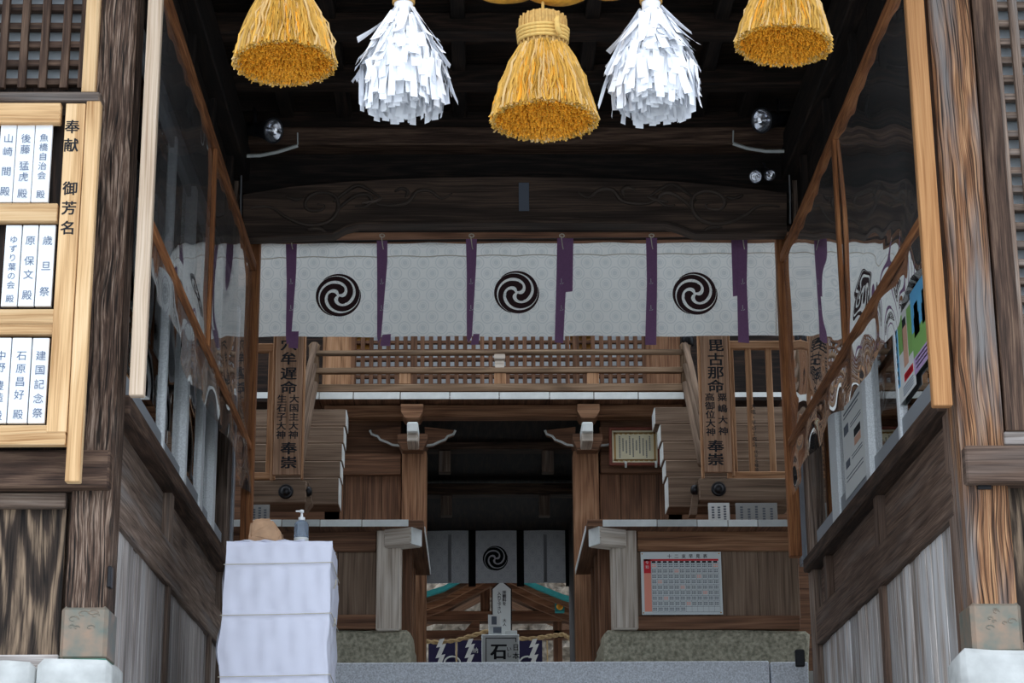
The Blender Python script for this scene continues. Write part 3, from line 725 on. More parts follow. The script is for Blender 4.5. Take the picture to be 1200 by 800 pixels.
# =================================================================== COVERED TABLE
YT = 12.2
X0, X1, Z0, Z1 = rect(263, 634, 386, 800, YT)
zt_ = W(325, 634, YT).z; zf = 2.7
tb = empty('covered_table', ((X0 + X1) / 2, YT + .3, zf), 'tall stand wrapped in a white tied cloth beside the left wall', 'table')
VT = [(W(325, y_, YT).z - zf) / (zt_ - zf) for y_ in (793, 721, 661.5)]
vb = (W(325, 760, YT).z - zf) / (zt_ - zf)
def tcloth(u, v):
    per = u * 4; k = int(min(per, 3.9999)); f = per - k; dz = zt_ - zf; z = zf + dz * v + .006 * (1 - abs(2 * f - 1)) * (.3 < v < .99) * sin(u * 12)
    cor = [(X0, YT), (X1, YT), (X1, YT + .62), (X0, YT + .62)]; a = cor[k]; b_ = cor[(k + 1) % 4]
    x = a[0] + (b_[0] - a[0]) * f; y = a[1] + (b_[1] - a[1]) * f
    nx, ny = [(0, -1), (1, 0), (0, 1), (-1, 0)][k]
    ties = VT; td = min(abs(v - t) for t in ties)
    bul = .007 * (1 - math.exp(-(td / .07) ** 2)) * (v < .985) * (1 if .04 < f < .96 else .4)
    w = .007 * noise.noise(Vector((u * 14 + 2.2 * v, v * 9 - u * 6, 1))) + .004 * noise.noise(Vector((u * 40 - v * 6, v * 16 + u * 9, 4))) + (.002 * sin(9 * f + 21 * v) + .004 * sin(23 * f - 17 * v) + .003 * sin(41 * f + 9 * v)) * (1 if td > .015 else .3)
    lean = -.05 * max(0, .75 - v) * (k in (3,)) * (1 - abs(f - .5)) * (v < .8)
    x += nx * (bul + w) + (-.024 * math.exp(-((v - vb) / .085) ** 2) - .012 * (v < .95) * min(1, (.95 - v) * 5)) * max(0, 1 - (a[0] + (b_[0] - a[0]) * f - X0) / .16)
    y += ny * (bul + w); return (x, y, z)
MB().grid(tcloth, 160, 110).build('skirt_cloth', cloth, tb, smooth=True)
MB().grid(lambda u, v: (X0 + (X1 - X0) * u, YT + .62 * v, zt_ + .003 * sin(u * 14) * sin(v * 9) - .002), 20, 16).build('top_cloth', cloth, tb, smooth=True)
MB().tube([(X0 + .04 + (X1 - X0 - .2) * k / 14, YT + .05 + .02 * sin(k * 1.7), zt_ + .006 + .007 * abs(sin(k * 2.3))) for k in range(15)], .007, 6).build('cloth_fold', cloth, tb, smooth=True)
for vt in VT:
    z = zf + (zt_ - zf) * vt; e = .012
    MB().tube([(X0 - e - (.012 if vt < .8 else 0), YT - e - .004, z), ((X0 + X1) / 2, YT - e - .004, z + .004), (X1 + e, YT - e, z + .012), (X1 + e + .002, YT + .3, z - .0), (X1 + e, YT + .63, z)], .0028, 5).build('tie_cord', cordm, tb)
for zz in (W(390, 685, YT).z, W(397, 730, YT).z): MB().tube([(X1 + .016, YT + .12, zz), (X1 + .028, YT + .1, zz + .02), (X1 + .03, YT + .1, zz + .05)], .005, 5).build('cord_end', cordm, tb)
for dx in (.06, .56):
    for dy in (.06, .54): B('leg', X0 + dx, X0 + dx + .05, YT + dy, YT + dy + .05, zf, zt_ - .02, cedar_d, tb)
B('table_board', X0 + .02, X1 - .02, YT + .02, YT + .6, zt_ - .035, zt_ - .008, cedar_d, tb)
# stone on the table
sc_ = W(310, 632, YT + .2)
poly = [(W(x, y, YT + .12).x, W(x, y, YT + .12).z) for x, y in [(290, 632.5), (293, 622), (294, 605), (303, 602), (319, 603), (326, 612), (331, 622), (328, 632.5)]]
mb = MB().prism(poly, 1, YT + .1, YT + .26); me = mb.mesh('broken_stone', sandstone); bm = bmesh.new(); bm.from_mesh(me)
bmesh.ops.bevel(bm, geom=bm.edges[:], offset=.012, segments=2, affect='EDGES'); bmesh.ops.triangulate(bm, faces=bm.faces[:]); bmesh.ops.subdivide_edges(bm, edges=bm.edges[:], cuts=2)
zb_ = min(v.co.z for v in bm.verts)
for v in bm.verts: v.co += noise.noise_vector(v.co * 9) * .012 + noise.noise_vector(v.co * 30) * .006
c = Vector((sc_.x, YT + .18, zb_)); bmesh.ops.translate(bm, verts=bm.verts, vec=-c); bm.to_mesh(me); bm.free()
o = bpy.data.objects.new('broken_stone', me); COL.objects.link(o); o.location = Vector((sc_.x, YT + .18, zt_ + .006)); tag(o, 'lump of tan stone on the cloth covered table', 'stone')
# pump bottle
bp_ = W(353, 631, YT + .15); pxm = (YT + .15) / F
pb = empty('pump_bottle', (bp_.x, YT + .15, zt_), 'clear pump bottle of hand sanitiser on the cloth covered table', 'bottle')
Mb = Matrix.Translation((bp_.x, YT + .15, zt_ + .001))
r = 8.6 * pxm; h = 30 * pxm
MB().lathe([(r * .9, 0), (r, .006), (r, h * .86), (r * .8, h * .95), (r * .4, h), (r * .4, h * 1.06)], 20, Mb).build('bottle_body', bottlep, pb, smooth=True)
MB().lathe([(r * .985, h * .08), (r * 1.01, h * .09), (r * 1.01, h * .30), (r * .985, h * .31)], 20, Mb, cap=False).build('label', papersh, pb, smooth=True)
MB().lathe([(r * .46, h * 1.02), (r * .46, h * 1.14), (r * .2, h * 1.16), (r * .14, h * 1.34), (r * .3, h * 1.34), (r * .3, h * 1.44), (r * .1, h * 1.46)], 16, Mb).build('pump', plaque, pb, smooth=True)
pu_ = bpy.data.objects[COL.objects[-1].name]
B('nozzle', bp_.x - .038, bp_.x + .0, YT + .142, YT + .158, zt_ + h * 1.37, zt_ + h * 1.43, plaque, pu_, c=.003)

# =================================================================== HANGING TASSELS
YH = 9.6
PX = YH / F / cos(radians(16.9)) * 1.0
def straw_mesh(seed, R, Rt, H, n=3300, seg=6):
    rs = np.random.RandomState(seed); V = []; Fs = []; C_ = []
    for i in range(n):
        a = rs.uniform(0, 2 * pi); q = sqrt(rs.uniform(0, 1)); outer = i < n * .36
        if outer: q = rs.uniform(.93, 1.03)
        rb = R * q * rs.uniform(.97, 1.03); rt = Rt * min(1, q)
        L = H * (1 + rs.normal(0, .016)) - (.0 if outer else .012 * (1 - q))
        a2 = a + rs.normal(0, .10); w = rs.uniform(.0036, .0066) * (1.1 if outer else 1); kx = rs.normal(0, .0045, (seg + 1, 2)) * (1.15 if outer else .5)
        jx, jy = rs.normal(0, .007, 2)
        top0 = rs.uniform(0, .25) * H if outer else .3 * H
        ring = []
        for s in range(seg + 1):
            t = s / seg; tt = top0 / H + (L - top0) / H * t
            rr = rt + (rb - rt) * (tt ** .85); aa = a + (a2 - a) * t
            bx = jx * sin(pi * t) * 1.2; by = jy * sin(pi * t)
            p = np.array([rr * cos(aa) + bx + kx[s][0] * (s > 0), rr * sin(aa) + by + kx[s][1] * (s > 0), -tt * H]); k0 = len(V)
            for j in range(3):
                th = 2 * pi * j / 3 + a; V.append((p[0] + w * cos(th), p[1] + w * sin(th), p[2]))
            ring.append(k0)
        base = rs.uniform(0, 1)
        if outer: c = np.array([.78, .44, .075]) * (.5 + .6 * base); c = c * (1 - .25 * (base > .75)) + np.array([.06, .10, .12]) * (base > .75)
        else: c = np.array([.84, .37, .025]) * (.7 + .5 * base)  # golden inner straw; light glowing through it is put into the deeper orange
        for s in range(seg):
            for j in range(3):
                j2 = (j + 1) % 3; Fs.append((ring[s] + j, ring[s + 1] + j, ring[s + 1] + j2, ring[s] + j2)); C_.append(c)
        Fs.append((ring[-1], ring[-1] + 2, ring[-1] + 1)); C_.append(c * (.9 if outer else 1.0))
    me = bpy.data.meshes.new('straw_skirt'); me.from_pydata(V, [], Fs); me.materials.append(straw)
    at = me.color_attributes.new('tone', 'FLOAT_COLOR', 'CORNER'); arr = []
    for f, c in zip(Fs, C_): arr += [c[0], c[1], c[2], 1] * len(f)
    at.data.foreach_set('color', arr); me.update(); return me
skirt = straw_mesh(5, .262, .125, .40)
def straw_tassel(x, ybot, label, tilt, rotz, head=True, sc=1.0):
    """x: pixel column of the rim centre, ybot: its lowest pixel row"""
    rim = W(x, ybot - 27, YH); zr = rim.z; top = zr + .40 * sc
    t = empty('straw_tassel', (rim.x, YH, zr), label, 'tassel', 'straw tassels on the sacred rope')
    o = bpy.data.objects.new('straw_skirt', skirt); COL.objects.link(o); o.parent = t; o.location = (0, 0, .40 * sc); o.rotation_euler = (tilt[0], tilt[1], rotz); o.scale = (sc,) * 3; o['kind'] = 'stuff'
    M_ = Matrix.Translation((rim.x, YH, top)) @ Euler((tilt[0], tilt[1], 0)).to_matrix().to_4x4()
    MB().lathe([(.118, -.05), (.112, .02), (.119, .10), (.117, .155), (.10, .175)], 40, M_).build('bound_head', straw_tie, t, smooth=True)
    for k in range(44):
        a = 2 * pi * k / 44; MB().tube([M_ @ Vector((.114 * cos(a), .114 * sin(a), -.04)), M_ @ Vector((.121 * cos(a), .121 * sin(a), .10)), M_ @ Vector((.117 * cos(a), .117 * sin(a), .165))], .0075, 5).build('straw_stalk', straw_tie, t) if k % 2 == 0 else None
    for k in range(4):
        MB().tube([M_ @ Vector(((.124 + .002 * k % 2) * cos(a), (.124) * sin(a), .035 + k * .019 + .01 * sin(a))) for a in [2 * pi * j / 28 for j in range(29)]], .0105, 6).build('binding_rope', rope_s, t, smooth=True)
    MB().tube([M_ @ Vector((.07, -.128, .11)), M_ @ Vector((.065, -.143, .09)), M_ @ Vector((.07, -.14, .04)), M_ @ Vector((.085, -.13, .015))], .014, 6).build('knot', rope_s, t, smooth=True)
    MB().tube([M_ @ Vector((0, 0, .16)), M_ @ Vector((.003, 0, .45))], .008, 6).build('hanging_cord', rope_s, t)
    return t
straw_tassel(637.5, 168, 'yellow straw tassel in the middle, showing its bound head', (0, 0), .3)
straw_tassel(333, 102, 'yellow straw tassel hanging at the left, beside the left vinyl screen', (.0, .03), 1.9, sc=.97)
straw_tassel(924, 81, 'yellow straw tassel hanging at the right, its head out of the frame', (0, -.07), 3.4, sc=.91)
# paper tassels
def strip_mesh(seed, L, bend, w):
    mb = MB(); n = 5; rs = random.Random(seed)
    for i in range(n + 1):
        t = i / n; y = bend * t * t * L; z = -L * t * (1 - .12 * abs(bend) * t); tw = .25 * sin(t * 3 + seed)
        mb.v.append(Vector((-w / 2 * cos(tw), y - w / 2 * sin(tw), z))); mb.v.append(Vector((w / 2 * cos(tw), y + w / 2 * sin(tw), z)))
    for i in range(n): mb.face([2 * i, 2 * i + 1, 2 * i + 3, 2 * i + 2], [(0, 0)] * 4)
    return mb.mesh('paper_strip', paper)
SM = [strip_mesh(k, 1.0, b_, .0) for k, b_ in enumerate([0])]
STR_L = [.26, .22, .18, .24, .14, .30]
STR = [strip_mesh(k, L, b_, w) for k, (L, b_, w) in enumerate(zip(STR_L, [.05, .10, -.08, .0, .16, -.03], [.040, .042, .040, .036, .042, .036]))]
def paper_tassel(x, ytop, ybot, label, seed):
    rs = random.Random(seed); p = W(x, ytop, YH); q = W(x, ybot, YH); H = p.z - q.z
    t = empty('paper_tassel', (p.x, YH, q.z), label, 'tassel', 'white paper tassels on the sacred rope'); zt_ = H
    MB().lathe([(.05, -.05), (.048, .0), (.052, .05), (.04, .07)], 20, Matrix.Translation((p.x, YH, p.z))).build('paper_head', paper, t, smooth=True)
    for k in range(2): MB().tube([(p.x + .053 * cos(a), YH + .053 * sin(a), p.z + .022 + k * .013) for a in [2 * pi * j / 20 for j in range(21)]], .0065, 6).build('binding_rope', straw_tie, t)
    prof = lambda q: .042 + .185 * min(1, q / .66) ** .85 - .045 * max(0, (q - .7) / .3) ** 1.3
    core = MB()
    for i in range(520):
        a = rs.uniform(0, 2 * pi); inner = i >= 280
        L_ = STR_L[i % 6] * rs.uniform(.85, 1.1); s0 = rs.uniform(0, 1) ** .8 * .72 * H
        if s0 < .08: L_ = rs.choice([.26, .30])
        if s0 + L_ > H: s0 = max(0, H * rs.uniform(.93, 1.01) - L_)
        dep = rs.uniform(.35, .9) if inner else rs.choice([1.03, 1, .97, .94])
        if inner: s0 = max(s0, H - L_ - rs.uniform(0, .06)) if i % 2 else s0
        r0 = prof(s0 / H) * dep; r1 = prof(min(1, (s0 + L_) / H)) * dep
        tilt = atan2(r1 - r0, L_) + rs.gauss(0, .07) + (.22 if rs.random() < .05 and not inner else 0)
        loc = Vector((r0 * cos(a), r0 * sin(a), H - s0)); rot = Euler((tilt, rs.gauss(0, .10), a - pi / 2 + rs.gauss(0, .3)), 'XYZ')
        if inner:
            M_ = Matrix.Translation(loc) @ rot.to_matrix().to_4x4(); base = len(core.v); me = STR[i % 6]
            core.v += [M_ @ v.co for v in me.vertices]; core.f += [tuple(base + k for k in p.vertices) for p in me.polygons]; core.uv += [[(0, 0)] * 4 for p in me.polygons]
        else:
            o = bpy.data.objects.new('paper_strip', STR[i % 6]); COL.objects.link(o); o.parent = t; o.location = loc; o.rotation_euler = rot
    me = core.mesh('paper_filling', paper); o = bpy.data.objects.new('paper_filling', me); COL.objects.link(o); o.parent = t; o['kind'] = 'stuff'
    return t
pt1 = paper_tassel(473, 8, 128, 'white paper streamer tassel left of the middle straw tassel', 11)
pt2 = paper_tassel(763, 7, 130, 'white paper streamer tassel right of the middle straw tassel', 23)
# the sacred rope above, only its belly dips into view
sr = empty('sacred_rope', W(637, 4, YH), 'thick twisted yellow straw rope over the tassels at the top edge', 'rope')
ctr = W(641, 3, YH); RR = .155; zc = ctr.z + RR * 1.42
for k in range(3):
    pts = []
    for i in range(241):
        s_ = -1.8 + 3.6 * i / 240; f_ = cos(s_ / 1.95 * pi / 2) ** .55
        a = 2 * pi * k / 3 + s_ * 2 * pi / .9 + 2.62; r_ = RR * .62 * f_
        pts.append((ctr.x + s_, YH + r_ * cos(a), zc + .24 * s_ * s_ + r_ * sin(a)))
    MB().tube(pts, lambda t: RR * .8 * max(.1, cos((t - .5) * 3.6 / 1.95 * pi / 2)) ** .55, 14).build('strand', rope_big, sr, smooth=True)
B('rope_beam', -2.6, 3.2, YH + .05, YH + .25, zc + .95, zc + 1.2, dark, c=.01, label='dark eave beam carrying the thick straw rope', cat='beam')

# =================================================================== LAMPS AND CABLES
def spotlight(x, y, Y, aim, R, label, name='spotlight'):
    p = W(x, y, Y); t = empty(name, p, label, 'lamp', 'spotlights under the gate ceiling')
    d = Vector(aim).normalized(); M_ = Matrix.Translation(p) @ d.to_track_quat('Z', 'Y').to_matrix().to_4x4()
    MB().lathe([(R * .35, -R * 3.0), (R * .6, -R * 2.9), (R * .66, -R * 1.4), (R * .95, -R * .4), (R * 1.12, 0), (R * 1.12, R * .12), (R * .98, R * .12), (R * .95, -R * .05)], 28, M_, cap=False).build('housing', blackpl, t, smooth=True); hs = bpy.data.objects[COL.objects[-1].name]
    MB().lathe([(R * .97, R * .02), (R * .8, -R * .22), (R * .5, -R * .42), (R * .18, -R * .5)], 28, M_, cap=False).build('reflector', lensm, hs, smooth=True)
    MB().lathe([(R * .2, -R * .5), (R * .2, -R * .15), (.001, -R * .1)], 14, M_).build('bulb', lensm, hs, smooth=True)
    MB().lathe([(R * .98, R * .03), (R * .6, R * .08), (.001, R * .10)], 28, M_, cap=False).build('lens', lampglass, hs, smooth=True)
    MB().tube([p - d * R * 2.2 + Vector((0, 0, -R * .6)), p - d * R * 2.4 + Vector((0, .03, R * 1.6)), p - d * R * 2.6 + Vector((0, .1, R * 2.4))], R * .16, 6).build('bracket', blackpl, t)
    return t
spotlight(320, 153, 15.0, (.8, -.62, -.32), .092, 'black floodlight at the left, over the white curved arm')
spotlight(893, 141, 15.0, (-.75, -.66, -.30), .092, 'black floodlight at the right, over the white curved arm')
spotlight(885.5, 207, 15.25, (-.3, -.9, -.3), .048, 'small black spotlight, left of the small pair')
spotlight(902, 205, 15.25, (.2, -.75, -.62), .045, 'small black spotlight, right of the small pair')
for seq, lab in (([(289, 182.5), (305, 182), (325, 178), (349, 170.5)], 'white curved metal arm below the left floodlight'), ([(859, 168), (875, 173.5), (897, 177), (919, 177)], 'white curved metal arm below the right floodlight')):
    e_ = empty('curved_arm', W(*seq[1], 15.2), lab, 'bracket')
    MB().tube([W(x, y, 15.2) for x, y in seq], .0155, 4, flat=1.0).build('arm', gofun, e_)
    q = seq[-1] if seq[0][0] < 400 else seq[0]
    MB().tube([W(q[0], q[1] - 1, 15.2), W(q[0] - (1 if q[0] < 400 else -1) * .3, q[1] - 15, 15.2)], .006, 5).build('upright', gofun, e_)
for seq, lab in (([(294, 165), (286, 172), (283, 200), (282, 240), (283, 275)], 'grey cable running down beside the left floodlight'), ([(911, 158), (920, 167), (924, 185), (926, 230), (926, 262)], 'grey cable running down beside the right floodlight')):
    tag(MB().tube([W(x, y, 15.33) for x, y in seq], .007, 6).build('cable', plain('cable_' + lab[27:31], S(120, 120, 122), .6)), lab, 'cable')

# =================================================================== POSTERS IN THE RIGHT WINDOW
def wx_poster(px, X, label, name, blocks):
    """flat sheet on the window plane; px: (front x, rear x, y at rear bottom, y at rear top)"""
    fx, bx_, yb, yt = px; a = WX(bx_, yb, X); b_ = WX(bx_, yt, X); yf_ = WX(fx, 420, X).y
    z0, z1 = a.z, b_.z; y0, y1 = yf_, a.y
    t = empty(name, (X, (y0 + y1) / 2, z0), label, 'poster')
    B('sheet', X - .003, X, y0, y1, z0, z1, papersh, t, c=0)
    for (u0, u1, v0, v1, m) in blocks:                          # u from the rear edge, v from the bottom
        B('print', X - .0045, X - .003, y1 + (y0 - y1) * u0, y1 + (y0 - y1) * u1, z0 + (z1 - z0) * v0, z0 + (z1 - z0) * v1, m, t, c=0)
    return t
XP = XRW - .012
wx_poster((1072, 1053, 478, 372), XP, 'blue and white poster with a red label in the right window', 'window_poster',
          [(.04, .22, .2, .96, sky_b), (.25, .5, .55, .97, grass_g), (.48, .72, .34, .80, skin_t), (.50, .68, .80, .9, ink), (.75, .98, .4, .95, grass_g), (.45, .92, .18, .27, red)]
          + [(.08, .18, .24 + .1 * k, .30 + .1 * k, plaque) for k in range(7)] + [(.5, .88, .205 + .03 * k, .22 + .03 * k, plaque) for k in range(2)] + [(.35, .9, .04 + .03 * k, .05 + .03 * k, inkblue) for k in range(4)])
wx_poster((1096, 1073, 440, 335), XP, 'blue and lilac picture poster nearest the right gate post', 'window_poster',
          [(0, 1, .5, 1, sky_b), (0, 1, .2, .5, grass_g), (.12, .4, .42, .66, plaque), (.16, .36, .66, .76, skin_t), (.16, .36, .76, .81, ink), (.55, .85, .45, .7, navy), (.6, .8, .7, .8, skin_t), (.6, .8, .8, .84, ink), (0, 1, 0, .2, lilac)]
          + [(.1, .9, .05 + .05 * k, .07 + .05 * k, plaque) for k in range(3)])
wx_poster((1008, 992, 586, 470), XP, 'white notice sheet with small photos in the right window', 'window_notice',
          [(.08, .3, .66, .76, inkgrey), (.55, .85, .52, .60, ink), (.55, .85, .43, .51, skin_t), (.1, .3, .30, .38, inkgrey), (.1, .9, .88, .90, inkgrey), (.1, .8, .84, .855, inkgrey), (.4, .9, .70, .71, inkgrey), (.4, .9, .67, .68, inkgrey), (.4, .9, .36, .37, inkgrey), (.4, .9, .33, .34, inkgrey), (.1, .9, .2, .21, inkgrey), (.1, .9, .16, .17, inkgrey)])

# =================================================================== BACK BUILDING
YV = 18.2                                                       # edge of the upper veranda
wb = empty('wall_back', (.2, 19, 3.74), kind='structure')
for xa, xb in ((470, 499.5), (673.5, 703.5)):
    X0, X1, _, _ = rect(xa, 540, xb, 770, 18.5); B('column', X0, X1, 18.5, 18.75, 3.74, W(600, 528, 18.5).z, cedar, wb, c=.012)
for xa, xb, q in ((380, 470, 0), (703.5, 800, 1)):
    PB('rail', xa, 531 - 2 * q, xb, 556 - 2 * q, 18.56, .08, cedar_d, wb)
    n = 4; wd2 = (xb - xa) / n
    for k in range(n): PB('plank', xa + k * wd2, 554, xa + (k + 1) * wd2 - .4, 640, 18.62, .03, cedar_d, wb, c=.003, grain=2)
    PB('frieze', xa, 492, xb, 532, 18.66, .03, cedar_d, wb)
B('wall_side', -6, W(400, 500, 18.66).x, 18.62, 18.7, 3.74, 6.4, cedar_d, wb, c=0)
B('wall_side', W(780, 500, 18.66).x, 6.5, 18.62, 18.7, 3.74, 6.4, cedar_d, wb, c=0)
# passage through the building
XA, XB = W(485, 600, 18.6).x, W(690, 600, 18.6).x
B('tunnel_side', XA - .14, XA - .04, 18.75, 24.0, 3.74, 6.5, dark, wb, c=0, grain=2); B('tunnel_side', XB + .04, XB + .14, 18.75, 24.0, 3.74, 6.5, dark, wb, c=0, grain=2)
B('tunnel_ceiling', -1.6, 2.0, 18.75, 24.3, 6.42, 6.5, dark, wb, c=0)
for (ya, Y) in ((524, 19.6), (577, 21.2)):
    X0, X1, Z0, Z1 = rect(480, ya - 6, 700, ya + 2, Y); B('tunnel_beam', X0 - .2, X1 + .2, Y, Y + .2, Z0, Z0 + .12, sillw, wb)
    for xx in ((521, 642) if ya < 550 else (523, 638)):
        q = W(xx, ya, Y + .02); B('hanger', q.x - .06, q.x + .06, Y + .06, Y + .18, q.z - .24, q.z + .02, brown, wb)
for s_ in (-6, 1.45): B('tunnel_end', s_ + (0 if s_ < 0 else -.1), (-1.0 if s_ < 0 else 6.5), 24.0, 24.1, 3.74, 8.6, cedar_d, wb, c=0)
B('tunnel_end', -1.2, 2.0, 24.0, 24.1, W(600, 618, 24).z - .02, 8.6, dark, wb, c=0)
B('floor_slab', -6, 6.5, 19.45, 24.0, 6.5, 6.6, cedar_d, wb, c=0)
# bracket sets on the column heads
for cx, flip in ((483.5, 1), (688.5, -1)):
    k = empty('bracket_set', W(cx, 528, 18.4), 'carved bracket block with white nose on the %s column head' % ('left' if flip > 0 else 'right'), 'bracket')
    q = [(W(cx + dx, y, 18.4).x, W(cx + dx, y, 18.4).z) for dx, y in [(-17.5, 509), (17.5, 509), (17.5, 517), (14, 523), (12, 528.5), (-12, 528.5), (-14, 523), (-17.5, 517)]]
    MB().prism(q, 1, 18.36, 18.7).build('capital', cedar_d, k)
    q = [(W(cx + dx, y, 18.4).x, W(cx + dx, y, 18.4).z) for dx, y in [(-13, 479), (13, 479), (13, 487), (9, 494), (6.5, 495), (-6.5, 495), (-9, 494), (-13, 487)]]
    MB().prism(q, 1, 18.22, 18.5).build('upper_block', cedar, k)
    PB('nose', cx - 6.5, 494, cx + 6.5, 506, 18.0, .5, whitep, k, c=.01)
    PB('arm_below', cx - 6.5, 505, cx + 6.5, 517, 18.05, .4, oldpost, k, c=.008)
    for sd in (-1, 1):
        w_ = [(14, 500), (50, 504), (48, 508.5), (41, 511), (38, 515), (30, 518), (24, 521), (15, 522)]
        q = [(W(cx + sd * dx, y, 18.5).x, W(cx + sd * dx, y, 18.5).z) for dx, y in w_]
        sa_ = MB().prism(q, 1, 18.5, 18.6).build('scroll_arm', cedar_d, k)
        MB().tube([W(cx + sd * dx, y, 18.49) for dx, y in w_[1:]], .012, 5).build('white_edge', gofun, sa_)
# upper veranda
uv = empty('upper_veranda', W(585, 470, YV), 'raised wooden veranda with white painted board ends over the dark passage', 'veranda')
xs = [330, 374, 414, 469, 527, 585, 644, 696, 748, 802, 850]
for a, b_ in zip(xs[:-1], xs[1:]): fb_ = PB('floor_board', a + .4, 459.2, b_ - .4, 467.6, YV, 1.2, cedar_d, uv, c=.004, grain=1); PB('white_end', a + .5, 459.4, b_ - .5, 467.4, YV - .006, .006, whitep, fb_, c=.001)
for a, b_ in ((290, 330), (850, 925)): fb_ = PB('floor_board', a + .4, 459.2, b_ - .4, 467.6, YV + .5, .7, cedar_d, uv, c=.004, grain=1); PB('white_end', a + .5, 459.4, b_ - .5, 467.4, YV + .494, .006, whitep, fb_, c=.001)
PB('edge_beam', 380, 474, 800, 488, 18.36, .16, cedar, uv, c=.006)
B('under_boards', -2.3, 2.8, 18.3, 19.5, W(600, 473, 18.4).z, W(600, 469, 18.4).z, dark, uv, c=0)
# balustrade
bl = empty('balustrade', W(585, 459, YV + .1), 'brown wooden balustrade with round top rail along the upper veranda', 'railing')
yb_ = YV + .12
a, b_ = W(370, 414, yb_), W(799, 412.5, yb_); MB().tube([a, b_], .028, 12).build('top_rail', rail_m, bl, smooth=True)
PB('middle_rail', 368, 430, 800, 436.5, yb_ - .02, .06, rail_m, bl); PB('bottom_rail', 368, 449.5, 800, 458.5, yb_ - .03, .08, rail_m, bl)
for cx in (474.5, 586, 695):
    PB('baluster', cx - 7, 436, cx + 7, 450, yb_ - .01, .05, cedar_p, bl)
st_b = PB('strut', 580, 421, 591, 431, yb_ - .015, .05, oldpost, bl); PB('strut_cap', 579, 414.5, 592, 421, yb_ - .03, .07, oldpost, st_b)
for cx in (367.5, 804): X0, X1, Z0, Z1 = rect(cx - 5, 404, cx + 5, 459, yb_); MB().lathe([(.05, Z0), (.05, Z1 - .02), (.056, Z1), (.03, Z1 + .03)], 14, Matrix.Translation(((X0 + X1) / 2, yb_ + .03, 0))).build('newel', rail_m, bl, smooth=True)
for cx in (806,): X0, X1, Z0, Z1 = rect(cx - 7, 388, cx + 7, 400, yb_); MB().lathe([(.056, Z0 - .03), (.058, Z1)], 14, Matrix.Translation(((X0 + X1) / 2, yb_ + .03, 0))).build('newel_cap', iron, bl, smooth=True)
# lattice doors behind
YL = 19.4
dr = empty('door_1', W(585, 459, YL), kind='structure')
zlo, zhi = W(585, 462, YL).z, W(585, 330, YL).z; hw = 2.6 * YL / F
k = 0
for i in range(35):
    x = 415 + i * 10; X = W(x, 420, YL).x; wide = x in (485, 585, 675)
    B('upright_bar', X - hw * (1.6 if wide else 1), X + hw * (1.6 if wide else 1), YL, YL + .03, zlo, zhi, cedar_d, dr, c=.003)
for i in range(13): z = W(585, 460 - i * 10.05, YL).z; B('cross_bar', W(412, 420, YL).x, W(757, 420, YL).x, YL + .016, YL + .07, z - .015, z + .015, cedar_d, dr, c=.003)
B('pane', W(410, 420, YL).x, W(760, 420, YL).x, YL + .078, YL + .080, zlo, zhi, shoji, dr, c=0)
for xa, xb in ((418, 437), (668, 697)): PB('painted_lamp_glow', xa, 388, xb, 409, YL + .0755, .001, amber, dr, c=0)  # amber patches paint the glow of lamps onto the panes
for (xa, xb) in ((375, 414), (757, 800)):
    PB('panel', xa, 380, xb, 462, YL + .02, .03, cedar_p if xa < 500 else cedar, dr, c=.004, grain=2); PB('jamb', xb - 3 if xa < 500 else xa, 380, xb + 2 if xa < 500 else xa + 4, 462, YL - .02, .06, cedar, dr)
B('door_wall', -6, W(378, 420, YL).x, YL, YL + .1, 6.6, 8.8, dark, dr, c=0); B('door_wall', W(798, 420, YL).x, 6.5, YL, YL + .1, 6.6, 8.8, dark, dr, c=0)
B('lintel', -3, 3.6, YL - .04, YL + .12, zhi - .05, 8.8, cedar_d, dr, c=0)
lampm, N_, L_2, b_2 = newmat('pane_fill_glow'); b_2.inputs['Base Color'].default_value = (.9, .9, .88, 1); b_2.inputs['Emission Color'].default_value = (.92, .96, 1, 1); b_2.inputs['Emission Strength'].default_value = 34
tag(MB().lathe([(.06, 0), (.14, .04), (.19, .12), (.2, .22), (.19, .32), (.14, .40), (.06, .44)], 20, Matrix.Translation((.2, 21.4, 8.0))).build('pane_fill_light', lampm, smooth=True), 'unseen glowing globe added behind the lattice doors to brighten their panes', 'lamp')  # unseen glowing body, added to brighten the door panes from behind
tag(MB().tube([(.2, 21.4, 8.43), (.2, 21.4, 8.8)], .01, 6).build('fill_light_cord', dark, None), 'added cord holding the unseen glowing globe', 'cord')
B('hall_rear', -6, 6.5, 23.8, 23.9, 6.6, 8.8, cedar_d, dr, c=0)
rb = empty('roof_back', (.2, 20, 8.7), kind='structure')
B('roof_deck', -6.5, 7, 18.0, 24.4, 8.8, 9.1, cedar_d, rb, c=0)
for i in range(22): B('rafter', -6 + i * .6, -5.92 + i * .6, 18.0, 19.4, 8.68, 8.8, cedar_d, rb)

